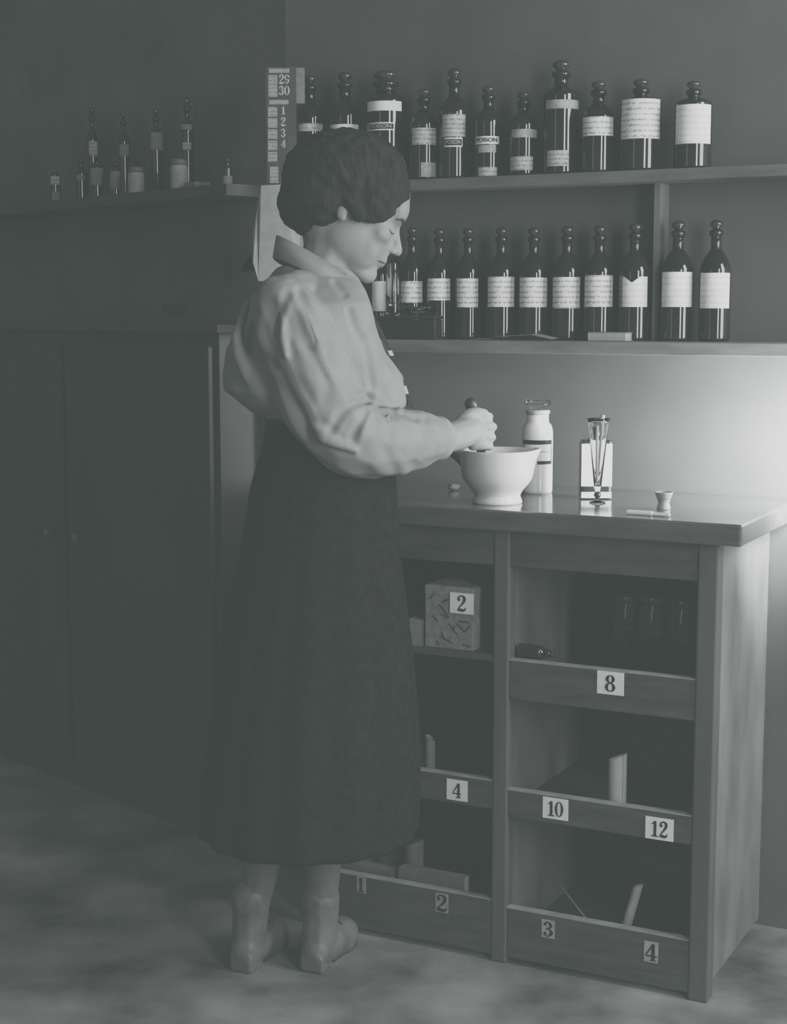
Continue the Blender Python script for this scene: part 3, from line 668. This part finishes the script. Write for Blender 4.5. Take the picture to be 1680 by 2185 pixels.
# ------------------------------------------------------------------ the person at the bench
YB = 2.88
def W(px, py, Y=YB): return on_y(px, py, Y)
KP = YB / F * 1.003                              # metres per image pixel at the figure
def _ico(sub):
    b = bmesh.new(); bmesh.ops.create_icosphere(b, subdivisions=sub, radius=1)
    b.verts.index_update(); r = ([v.co.copy() for v in b.verts], [[v.index for v in f.verts] for f in b.faces]); b.free(); return r
ICO = {2: _ico(2), 3: _ico(3)}
def ball(bm, T, sub=2):
    V, Fs = ICO[sub]; q = [bm.verts.new(T @ v) for v in V]
    for f in Fs: bm.faces.new([q[i] for i in f])
def ell(bm, c, r, M=None, sub=3):
    T = Matrix.Translation(Vector(c)) @ (M.to_4x4() if M is not None else Matrix.Identity(4)) @ Matrix.Diagonal((r[0], r[1], r[2], 1))
    ball(bm, T, sub)
def chain(bm, P, step=0.3, smooth=True, flat=None):
    """P: list of (point, radius): a limb as one run of closely overlapping balls"""
    pts = [Vector(p) for p, r in P]; rs = [r for p, r in P]
    if smooth and len(P) > 2:
        C = catmull(pts, 10); RR = [q.x for q in catmull([Vector((r, 0, 0)) for r in rs], 10)]
    else:
        C, RR = pts, rs
    for i in range(len(C) - 1):
        a, b = C[i], C[i + 1]; n = max(1, int((b - a).length / (step * min(RR[i], RR[i + 1]))))
        for k in range(n):
            t = k / n; ball(bm, Matrix.Translation(a.lerp(b, t)) @ Matrix.Scale(RR[i] * (1 - t) + RR[i + 1] * t, 4))
    ball(bm, Matrix.Translation(C[-1]) @ Matrix.Scale(RR[-1], 4))
def ring_loft(bm, rings, n=64, cap=True, pw=2.3, mod=None):
    V = []
    for j, (c, ax, ay, rx, ry) in enumerate(rings):
        row = []
        for i in range(n):
            a = 2 * PI * i / n; ca, sa = math.cos(a), math.sin(a)
            x = math.copysign(abs(ca) ** (2 / pw), ca) * rx; y = math.copysign(abs(sa) ** (2 / pw), sa) * ry
            if mod: s = mod(j, a); x *= s; y *= s
            row.append(bm.verts.new(c + ax * x + ay * y))
        V.append(row)
    for A_, C_ in zip(V, V[1:]):
        for i in range(n): bm.faces.new((A_[i], A_[(i + 1) % n], C_[(i + 1) % n], C_[i]))
    if cap: bm.faces.new(V[0]); bm.faces.new(V[-1])
    bmesh.ops.recalc_face_normals(bm, faces=bm.faces[:])
    return V
def fuse(bm, name, mats, voxel, smooth, parent, fn=None, fac=0.5):
    """melt overlapping volumes into one continuous skin"""
    me = mesh_from(bm, name, mats)
    o = bpy.data.objects.new(name, me); COL.objects.link(o)
    m = o.modifiers.new('skin', 'REMESH'); m.mode = 'VOXEL'; m.voxel_size = voxel
    if smooth: s = o.modifiers.new('soft', 'SMOOTH'); s.factor = fac; s.iterations = smooth
    dg = bpy.context.evaluated_depsgraph_get()
    me2 = bpy.data.meshes.new_from_object(o.evaluated_get(dg)); me2.name = name
    o.modifiers.clear(); o.data = me2; bpy.data.meshes.remove(me)
    if not me2.materials:
        for q in (mats if isinstance(mats, (list, tuple)) else [mats]): me2.materials.append(q)
    if fn:
        new = [fn(v.co.copy(), v.normal.copy()) for v in me2.vertices]
        for v, c in zip(me2.vertices, new): v.co = c
    for p in me2.polygons: p.use_smooth = True
    if parent is not None: o.parent = parent; o.matrix_parent_inverse = parent.matrix_world.inverted()
    return o
Zax = Vector((0, 0, 1))
person = thing('person', 'person in pale blouse and long dark skirt bending over the mortar with a pestle', 'person', (W(680, 1500).x, YB, 0))
bpy.context.view_layer.update()
skin = mat('skin', 0.25, 0.6, 0.06, 30, spec=0.25)
# head frame: bowed about 26 degrees
ph = R(26); hf = Vector((math.cos(R(6)), math.sin(R(6)), 0)); hl = Vector((-math.sin(R(6)), math.cos(R(6)), 0))
fx = hf * math.cos(ph) - Zax * math.sin(ph); fz = hf * math.sin(ph) + Zax * math.cos(ph); fy = hl
HM = Matrix((fx, fy, fz)).transposed(); HC = W(747, 443)
def hp(x, y, z): return HC + fx * x + fy * y + fz * (z * .86 if z < 0 else z)
bm = bmesh.new()
E_ = lambda x, y, z, rx, ry, rz: ell(bm, hp(x, y, z), (rx, ry, rz), HM)
E_(-.002, 0, .030, .099, .075, .090)             # cranium
E_(.050, 0, -.035, .044, .058, .070)             # face
E_(.078, 0, .030, .022, .052, .030)              # forehead
for s in (-1, 1):
    E_(.077, s * .027, .016, .014, .020, .008)   # brow
    E_(.064, s * .040, -.024, .022, .021, .018)  # cheekbone
    E_(.0705, s * .030, -.004, .0115, .013, .009)  # eyelid
    E_(.058, s * .036, -.062, .022, .018, .026)  # cheek
    E_(.018, s * .030, -.042, .056, .033, .058); E_(.045, s * .026, -.075, .036, .028, .032); chain(bm, [(hp(.004, s * .043, -.050), .014), (hp(.018, s * .040, -.080), .014), (hp(.052, s * .024, -.104), .014), (hp(.078, s * .008, -.111), .014)])
    E_(-.012, s * .072, -.016, .012, .006, .022) # ear
    E_(-.006, s * .073, -.032, .007, .006, .008)
    E_(.099, s * .0105, -.042, .009, .0075, .007)
E_(.078, 0, -.106, .019, .022, .018)             # chin
chain(bm, [(hp(.088, 0, .006), .008), (hp(.098, 0, -.016), .009), (hp(.109, 0, -.034), .0095), (hp(.110, 0, -.038), .009)])
E_(.080, 0, -.062, .019, .028, .024)             # muzzle
E_(.0955, 0, -.0665, .0065, .019, .0055); E_(.0935, 0, -.0775, .0065, .016, .006)   # lips
E_(.055, 0, -.085, .034, .036, .028)
chain(bm, [(hp(-.03, 0, -.03), .056), (W(712, 520), .052), (W(692, 575), .052), (W(672, 640), .062)])   # neck
# trunk
for p, r in ((W(660, 700), (.09, .13, .10)), (W(668, 800), (.095, .12, .12)), (W(700, 900), (.085, .095, .10)), (W(697, 985), (.085, .095, .09))): ell(bm, p, r)
chain(bm, [(W(620, 655, 2.76), .045), (W(658, 645, 2.88), .06), (W(650, 655, 3.0), .045)])
# right arm and hand
SH, EL, WR = (612, 650, 2.745), (772, 940, 2.74), (958, 934, 2.925)
chain(bm, [(W(*SH), .05), (W(660, 780, 2.735), .046), (W(*EL), .042), (W(860, 945, 2.82), .038), (W(*WR), .0285)], smooth=True)
chain(bm, [(W(*WR), .0285), (W(985, 925, 2.955), .029), (W(1003, 917, 2.975), .028)])
ell(bm, W(1012, 918, 2.985), (.027, .016, .037), Matrix.Rotation(R(-12), 3, 'Y') @ Matrix.Rotation(R(20), 3, 'Z'))
for i, (kx, ky, L) in enumerate(((1031, 887, 1.0), (1039, 909, 1.08), (1038, 931, 1.0), (1035, 951, .88))):
    r = .0088 - .0004 * i
    chain(bm, [(W(1008, ky + 2, 2.985), r * 1.15), (W(kx, ky, 2.990), r * 1.12), (W(kx + 13 * L, ky + 2, 3.015), r), (W(kx + 4 * L, ky + 3, 3.043), r * .95), (W(kx - 18 * L, ky + 3, 3.051), r * .88)], step=.25)
chain(bm, [(W(985, 905, 2.965), .016), (W(1001, 886, 2.974), .0132), (W(1018, 880, 2.980), .0105), (W(1034, 882, 2.990), .0092)], step=.25)
# left arm reaching behind to steady the bowl
chain(bm, [(W(650, 630, 3.02), .05), (W(700, 800, 3.05), .045), (W(775, 915, 3.07), .04), (W(880, 925, 3.10), .034), (W(958, 938, 3.135), .026)])
chain(bm, [(W(958, 938, 3.135), .026), (W(985, 960, 3.143), .025), (W(1005, 985, 3.148), .022)])
for i in range(4):
    y0 = 972 + i * 15
    chain(bm, [(W(1000, 975 + i * 8, 3.148), .011), (W(1022, y0, 3.150), .0092), (W(1045, y0 + 4, 3.150), .0085), (W(1066, y0 + 8, 3.148), .0078)], step=.25)
chain(bm, [(W(985, 955, 3.14), .014), (W(1005, 950, 3.142), .0115), (W(1025, 955, 3.145), .0095)], step=.25)
# legs
HR = on_z(664, 2076, 0); fdir = Vector((.38, .925, 0)).normalized(); flat_ = Vector((-.925, .38, 0)).normalized()
HL = HR + flat_ * .125 - fdir * .05
for hl_, sx in ((HR, (698, 1090, 2.835)), (HL, (690, 1090, 2.925))):
    an = hl_ + fdir * .045 + Zax * .085
    hip = W(*sx); kn = hip.lerp(an, .5) + fdir * .02
    chain(bm, [(hip, .074), (hip.lerp(kn, .5), .068), (kn, .052), (kn.lerp(an, .35) - fdir * .01, .05), (kn.lerp(an, .75), .036), (an, .030), (hl_ + fdir * .06 + Zax * .05, .028)])
    chain(bm, [(hl_ + fdir * .03 + Zax * .035, .025), (hl_ + fdir * .10 + Zax * .032, .025), (hl_ + fdir * .15 + Zax * .024, .02)])
body = fuse(bm, 'body', skin, .0033, 5, person)
gv = body.vertex_groups.new(name='face'); gv.add([v.index for v in body.data.vertices if (v.co - HC).dot(fx) > -.03 and -.135 < (v.co - HC).dot(fz) < .06 and (v.co - HC).length < .17 and ((v.co - hp(.108, 0, -.034)).length > .022)], 1.0, 'REPLACE')
sm = body.modifiers.new('soften', 'SMOOTH'); sm.factor = .5; sm.iterations = 9; sm.vertex_group = 'face'
body.data.materials.append(mat('grey stocking', .12, .8, .1, 60, spec=.1))
for q in body.data.polygons:
    if q.center.z < .42 and q.center.y < 3.4: q.material_index = 1
# facial details laid on the skin: brows, lowered lashes, mouth line
from mathutils.bvhtree import BVHTree
bpy.context.view_layer.update(); _ev = body.evaluated_get(bpy.context.evaluated_depsgraph_get()); _m = _ev.to_mesh()
SKIN = BVHTree.FromPolygons([v.co.copy() for v in _m.vertices], [tuple(q.vertices) for q in _m.polygons]); _ev.to_mesh_clear()
def on_skin(x, s, z, ang=0.0, off=.0004):
    d = (fy * (-s * math.cos(ang)) - fx * math.sin(ang)); o_ = hp(x, 0, z) - d * .15
    hit = SKIN.ray_cast(person_inv @ o_, d)[0]
    return hit - d * off if hit else None
person_inv = Matrix.Identity(4)
def laid(name, pts, r):
    pts = [q for q in pts if q is not None]
    if len(pts) < 3: return
    bmx = bmesh.new(); n_ = len(pts); tube(bmx, pts, [r * (.45 + .55 * math.sin(PI * (i_ + .5) / n_)) for i_ in range(n_)], 6)
    o = obj(name, bmx, mat('dark hair', .02, .55, .3, 60), None, True); o.parent = person; o.matrix_parent_inverse = person.matrix_world.inverted()
for s in (-1, 1):
    laid('eyelashes', [on_skin(.055 + .0026 * q, s, -.0085 - .0035 * math.sin(PI * q / 11), R(25)) for q in range(12)], .0013)
    laid('eyebrow', [on_skin(.060 + .0028 * q, s, .014 + .005 * math.sin(PI * q / 11), R(25)) for q in range(12)], .0024)
    laid('mouth_line', [on_skin(.074 + .0021 * q, s, -.0735 + .00018 * q, R(20), .0002) for q in range(11)], .0011)
    laid('nostril', [on_skin(.097 + .0016 * q, s, -.0475, R(10), .0001) for q in range(5)], .0022)
# hair: full dark mass with a low roll at the nape
def hairfn(co, n):
    d = co - HC; u_ = d.dot(fx); w_ = d.dot(fz); v_ = d.dot(fy)
    a = math.atan2(w_ + .02, u_ - .05)
    return co + n * (.0007 * math.sin(a * 64 + 3 * math.sin(v_ * 60)) + .0006 * math.sin(a * 29 + v_ * 45) + .0012 * math.sin(co.x * 160 + co.z * 60) * math.sin(co.z * 130 + co.y * 90))
bm = bmesh.new()
ell(bm, W(735, 374), (.112, .098, .083)); ell(bm, W(672, 400), (.060, .088, .072)); ell(bm, W(812, 378), (.050, .080, .058))
ell(bm, W(846, 408, YB), (.026, .064, .034)); ell(bm, W(836, 428, YB - .045), (.020, .018, .018)); ell(bm, W(836, 428, YB + .045), (.020, .018, .018))
for s in (-1, 1):
    ell(bm, W(800, 425, YB + s * .062), (.040, .022, .040)); ell(bm, W(692, 415, YB + s * .068), (.040, .022, .040)); ell(bm, W(815, 447, YB + s * .058), (.026, .016, .020))
    ell(bm, W(764, 440, YB + s * .074), (.016, .012, .030)); ell(bm, W(748, 428, YB + s * .076), (.016, .010, .018)); ell(bm, W(800, 446, YB + s * .064), (.034, .018, .026)); ell(bm, W(690, 452, YB + s * .050), (.034, .026, .026)) 
ell(bm, W(660, 432), (.058, .072, .058)); ell(bm, W(655, 470), (.028, .055, .030)); ell(bm, W(690, 455, YB), (.035, .066, .026))
hair = fuse(bm, 'hair', mat('soft dark hair', .016, .8, .5, 70, (1, 1, .35), spec=.15, bump=.5), .004, 7, person, hairfn)
# blouse
tf = Vector((math.cos(R(22)), math.sin(R(22)), 0)); tl = Vector((-math.sin(R(22)), math.cos(R(22)), 0))
def ring(px, py, hx, ry, Y=YB):
    h = hx * KP; rx = math.sqrt(max(1e-4, h * h - (ry * math.sin(R(22))) ** 2)) / math.cos(R(22))
    return (W(px, py, Y), tf, tl, rx, ry)
clo = mat('pale blouse cotton', .255, .85, .07, 22, spec=.1, bump=.06)
bm = bmesh.new()
ring_loft(bm, [ring(674, 568, 76, .058), ring(670, 590, 92, .080), ring(664, 618, 112, .125), ring(657, 648, 132, .160), ring(650, 690, 147, .17), ring(652, 750, 165, .168), ring(664, 800, 188, .160), ring(672, 832, 190, .152), ring(693, 862, 176, .137), ring(708, 888, 144, .119), ring(706, 902, 126, .110)], pw=2.2)
fold = []
chain(bm, [(W(606, 652, 2.735), .054), (W(624, 700, 2.726), .066), (W(654, 775, 2.722), .073), (W(694, 868, 2.725), .072), (W(752, 930, 2.735), .070), (W(820, 943, 2.775), .064), (W(880, 940, 2.83), .055), (W(922, 937, 2.882), .042), (W(936, 936, 2.897), .037)], step=.2)
chain(bm, [(W(655, 622, 2.82), .040), (W(612, 648, 2.76), .052)]); chain(bm, [(W(645, 622, 2.96), .045), (W(645, 645, 3.03), .055)])
chain(bm, [(W(650, 635, 3.03), .058), (W(690, 780, 3.05), .064), (W(770, 912, 3.06), .058), (W(860, 925, 3.09), .046), (W(930, 934, 3.125), .034)], step=.25)
# cloth ridges: folds running down the sleeve and gathering at the elbow crook, blouse pouching over the waist at the back
def ridge(pts, r=.009): chain(bm, [(W(*p), rr) for p, rr in zip(pts, [r * .5] + [r] * (len(pts) - 2) + [r * .5])], step=.5)
ridge([(590, 640, 2.69), (600, 690, 2.663), (610, 760, 2.652)]); ridge([(630, 640, 2.690), (658, 690, 2.665), (690, 770, 2.660), (720, 840, 2.668)], .010)
ridge([(575, 640, 2.72), (560, 720, 2.735), (585, 790, 2.715)], .012); ridge([(650, 890, 2.672), (690, 930, 2.66), (760, 962, 2.668)], .011)
ridge([(790, 880, 2.690), (772, 920, 2.672), (758, 965, 2.68)], .009); ridge([(830, 885, 2.715), (806, 925, 2.705), (790, 972, 2.715)], .008); ridge([(862, 890, 2.76), (848, 925, 2.755)], .007)
ridge([(905, 905, 2.825), (915, 935, 2.825), (905, 965, 2.83)], .005)
ridge([(530, 640, 2.80), (510, 720, 2.77), (530, 800, 2.76), (580, 860, 2.75)], .012)

CREASE = [([(614, 626), (596, 670), (585, 712)], 7, .007), ([(638, 622), (655, 672), (672, 725)], 7, .007), ([(748, 664), (758, 695), (770, 724)], 6, .010), ([(778, 722), (789, 790), (795, 830), (787, 852)], 6, .009),
 ([(788, 851), (749, 863), (726, 886), (708, 916)], 7, .010), ([(806, 862), (816, 874), (826, 892)], 6, .009), ([(862, 881), (888, 893)], 6, .009), ([(782, 880), (765, 908), (752, 936)], 7, .007),
 ([(541, 664), (535, 714), (547, 752), (577, 781)], 8, .010), ([(583, 655), (570, 706), (584, 775), (618, 852), (660, 930)], 12, .014), ([(715, 603), (735, 628)], 6, .006), ([(838, 880), (832, 930), (815, 985)], 9, .004), ([(905, 895), (918, 935), (905, 975)], 6, .004), ([(690, 760), (702, 820), (690, 870)], 10, .004)]
def seg_d(x, y, P):
    best = 1e9
    for (ax_, ay_), (bx_, by_) in zip(P, P[1:]):
        dx, dy = bx_ - ax_, by_ - ay_; t_ = max(0, min(1, ((x - ax_) * dx + (y - ay_) * dy) / (dx * dx + dy * dy)))
        best = min(best, (x - ax_ - dx * t_) ** 2 + (y - ay_ - dy * t_) ** 2)
    return best
def proj(co):
    d = co - EYE; f_ = d.y * math.cos(TH) - d.z * math.sin(TH); u_ = d.y * math.sin(TH) + d.z * math.cos(TH)
    return CX + F * d.x / f_, CY - F * u_ / f_
def crease(co, n):
    if n.y > .1: return co
    x, y = proj(co); k = 0
    for P, s_, dep in CREASE:
        q = seg_d(x, y, P)
        if q < 9 * s_ * s_: k += .55 * dep * math.exp(-q / (2 * s_ * s_)) - dep * .10 * math.exp(-(math.sqrt(q) - 2.2 * s_) ** 2 / (1.2 * s_ * s_))
    return co - n * k
def clofn(co, n):
    co = crease(co, n)
    return co + n * (.0008 * math.sin(co.z * 120 + co.x * 90 + 3 * math.sin(co.x * 37)) * math.sin(co.y * 55 + co.z * 40) + .0022 * math.sin(co.z * 55 + co.x * 60 + 2.2 * math.sin(co.x * 23)) * math.sin(co.y * 31 + co.x * 19))
blouse = fuse(bm, 'blouse', clo, .0038, 7, person, clofn)
def kid(name, bm, m, smooth=True, parent=None):
    q = parent or person
    o = obj(name, bm, m, None, smooth); o.parent = q; o.matrix_parent_inverse = q.matrix_world.inverted(); return o
# cuff
ax = (W(950, 935, 2.912) - W(925, 936, 2.885)).normalized(); a1 = Zax - ax * ax.z; a1.normalize(); a2 = ax.cross(a1)
bm = bmesh.new(); c0 = W(921, 936, 2.882)
ring_loft(bm, [(c0 + ax * d, a1, a2, r, r * .95) for d, r in ((0, .036), (.001, .040), (.012, .0415), (.024, .040), (.0255, .037), (.024, .034), (.0, .033))], n=40, cap=False, pw=2)
kid('cuff', bm, clo, parent=blouse)
# collar
bm = bmesh.new()
bk, ft = W(592, 508), W(757, 604); cc = (bk + ft) / 2; d1 = (ft - bk).normalized(); hl1 = (ft - bk).length / 2
bk2, ft2 = W(582, 548), W(772, 645); c2 = (bk2 + ft2) / 2; d2 = (ft2 - bk2).normalized(); hl2 = (ft2 - bk2).length / 2
sd = Vector((-.15, 1, 0)).normalized()
ring_loft(bm, [(c2.lerp(cc, .2), d2, sd, hl2 * .84, .070), (cc, d1, sd, hl1 * .97, .062), (cc + Zax * .004, d1, sd, hl1 * 1.03, .066), (c2, d2, sd, hl2, .088), (c2 - Zax * .003, d2, sd, hl2 * .97, .086), (cc - Zax * .004, d1, sd, hl1 * 1.0, .064)], n=56, cap=False, pw=2)
kid('collar', bm, clo, parent=blouse)
# dark neck ribbon hanging down the front, with two pale bands
bm = bmesh.new(); tp = catmull([W(772, 640), W(798, 688), W(822, 736), W(842, 780), (W(858, 822)), W(874, 868)], 8); n = len(tp); prev = None
for i, p in enumerate(tp):
    wd_ = .016 + .010 * i / n; q = []
    for sx_, sy_ in ((0, -1), (.007, -1), (.007, 1), (0, 1)): q.append(bm.verts.new(p + Vector((sx_, sy_ * wd_, 0))))
    if prev:
        for k in range(4):
            bm.faces.new((prev[k], prev[(k + 1) % 4], q[(k + 1) % 4], q[k])).material_index = 1 if i in (19, 20, 33, 34, 35) else 0
    else: bm.faces.new(q[::-1])
    prev = q
bm.faces.new(prev); bmesh.ops.recalc_face_normals(bm, faces=bm.faces[:])
kid('neck_ribbon', bm, [mat('dark ribbon', .02, .6, .2, 30), mat('pale ribbon band', .5, .8, .1, 30)], False)
# skirt
rows = [(700, 876, 130, .116), (700, 898, 131, .118), (699, 950, 138, .128), (690, 1040, 156, .150), (682, 1200, 174, .165), (676, 1400, 206, .185), (668, 1600, 230, .198), (660, 1720, 236, .203), (658, 1768, 236, .203)]
bm = bmesh.new()
def pleat(j, a): return 1 + (0 if j < 3 else min(1, (j - 2) / 4) * .022) * math.sin(a * 15 + .6 * math.sin(a * 3 + j * .5)) 
rr_ = [ring(*q) for q in rows]; dense = []
for i in range(len(rr_) - 1):
    for k in range(5):
        t = k / 5; A_, C_ = rr_[i], rr_[i + 1]; dense.append((A_[0].lerp(C_[0], t), tf, tl, A_[3] + (C_[3] - A_[3]) * t, A_[4] + (C_[4] - A_[4]) * t))
dense.append(rr_[-1]); inner = [(c + Zax * (.004), x, y, a_ - .006, b_ - .006) for c, x, y, a_, b_ in dense[::-1]]
ring_loft(bm, dense + inner, n=160, cap=False, pw=2.1, mod=lambda j, a: pleat((j if j < len(dense) else 2 * len(dense) - 1 - j) / 5, a))
skirt = kid('skirt', bm, mat('dark wool skirt', .012, .95, .3, 60, spec=.0, bump=.05))
bm = bmesh.new(); ring_loft(bm, [(c, tf, tl, a_ * s_, b_ * s_) for (c, _, _, a_, b_), s_ in ((rr_[0], 1.0), (rr_[0], 1.03), (rr_[1], 1.035), (rr_[1], 1.0))], n=80, cap=False, pw=2.1)
kid('waistband', bm, mat('dark ribbon', .02), parent=skirt)
# shoes
for hl_, dm in ((HR, 'scuffed shoe leather'), (HL, 'scuffed shoe leather')):
    bm = bmesh.new()
    chain(bm, [(hl_ + fdir * .028 + Zax * .036, .034), (hl_ + fdir * .10 + Zax * .034, .036), (hl_ + fdir * .135 + Zax * .028, .037), (hl_ + fdir * .165 + Zax * .022, .026)], step=.2)
    chain(bm, [(hl_ + fdir * .035 + Zax * .05, .034), (hl_ + fdir * .045 + Zax * .10, .0365), (hl_ + fdir * .043 + Zax * .135, .039)], step=.2)
    box(bm, -.025, .025, -.024, .024, 0.0, .03, M=Matrix.Translation(hl_ + fdir * .022) @ Matrix.Rotation(math.atan2(fdir.y, fdir.x), 4, 'Z'))
    def shf(co, n):
        co.z = max(co.z, .002); d = (co - hl_).dot(fdir)
        if d > .06 and co.z < .012: co.z = .002
        return co
    sh = fuse(bm, 'shoe', mat(dm, .115, .45, .25, 30), .004, 4, person, shf)
    bm = bmesh.new()
    for k in range(4):
        c_ = hl_ + fdir * (.085 + .016 * k) + Zax * (.083 - .009 * k)
        tube(bm, [c_ + flat_ * -.02 - Zax * .01, c_ + Zax * -.002, c_ + flat_ * .02 - Zax * .01], .0022, 6)
    kid('laces', bm, mat('dark ribbon', .02), parent=sh)
# ------------------------------------------------------------------ camera, light, film
cam = bpy.data.cameras.new('camera'); co = bpy.data.objects.new('camera', cam); COL.objects.link(co)
cam.sensor_fit = 'VERTICAL'; cam.sensor_height = 24; cam.lens = F / 2185 * 24
co.location = EYE; co.rotation_euler = (PI / 2 - TH, 0, 0); S.camera = co
cam.clip_start = 0.05; cam.clip_end = 50
def area(name, loc, target, sx, sy, power):
    l = bpy.data.lights.new(name, 'AREA'); l.shape = 'RECTANGLE'; l.size = sx; l.size_y = sy; l.energy = power
    o = bpy.data.objects.new(name, l); COL.objects.link(o); o.location = loc
    d = Vector(target) - Vector(loc); o.rotation_euler = d.to_track_quat('-Z', 'Y').to_euler(); return o
area('window_light', B.w(1.9, -.15, 1.65), B.w(.0, .1, 1.35), 0.7, 1.7, 62)
area('front_window_light', (1.6, -0.4, 1.65), (0.0, 3.0, 1.05), 0.55, 1.9, 68)
area('far_window_light', (-2.1, 0.4, 1.6), (0.4, 3.2, 1.25), 0.2, 1.8, 4)
el = area('added_wall_glow', B.w(.66, .26, .99), B.w(.36, .42, 0.98), 0.16, 0.16, 14); el.data.spread = R(120)  # small added lamp close to the wall to brighten its end, no window there
wd = bpy.data.worlds.new('world'); S.world = wd; wd.use_nodes = True
wd.node_tree.nodes['Background'].inputs['Color'].default_value = (0.95, 1.0, 0.98, 1)
wd.node_tree.nodes['Background'].inputs['Strength'].default_value = 0.13
vs = S.view_settings; S.display_settings.display_device = 'sRGB'
vs.view_transform = 'Standard'; vs.look = 'None'; vs.exposure = 0; vs.gamma = 1
vs.use_curve_mapping = True
cm = vs.curve_mapping; cm.use_clip = True; cm.clip_max_x = 3.0; cm.clip_max_y = 1.0
for i, lo in enumerate((0.050, 0.060, 0.055)):   # the faded print: blacks lifted, whites rolled off
    c = cm.curves[i]
    c.points[0].location = (0, lo); c.points[-1].location = (3.0, 0.72)
    for x, y in ((0.25, lo + 0.19), (0.55, lo + 0.385), (1.1, 0.60)): c.points.new(x, y)
cm.update()
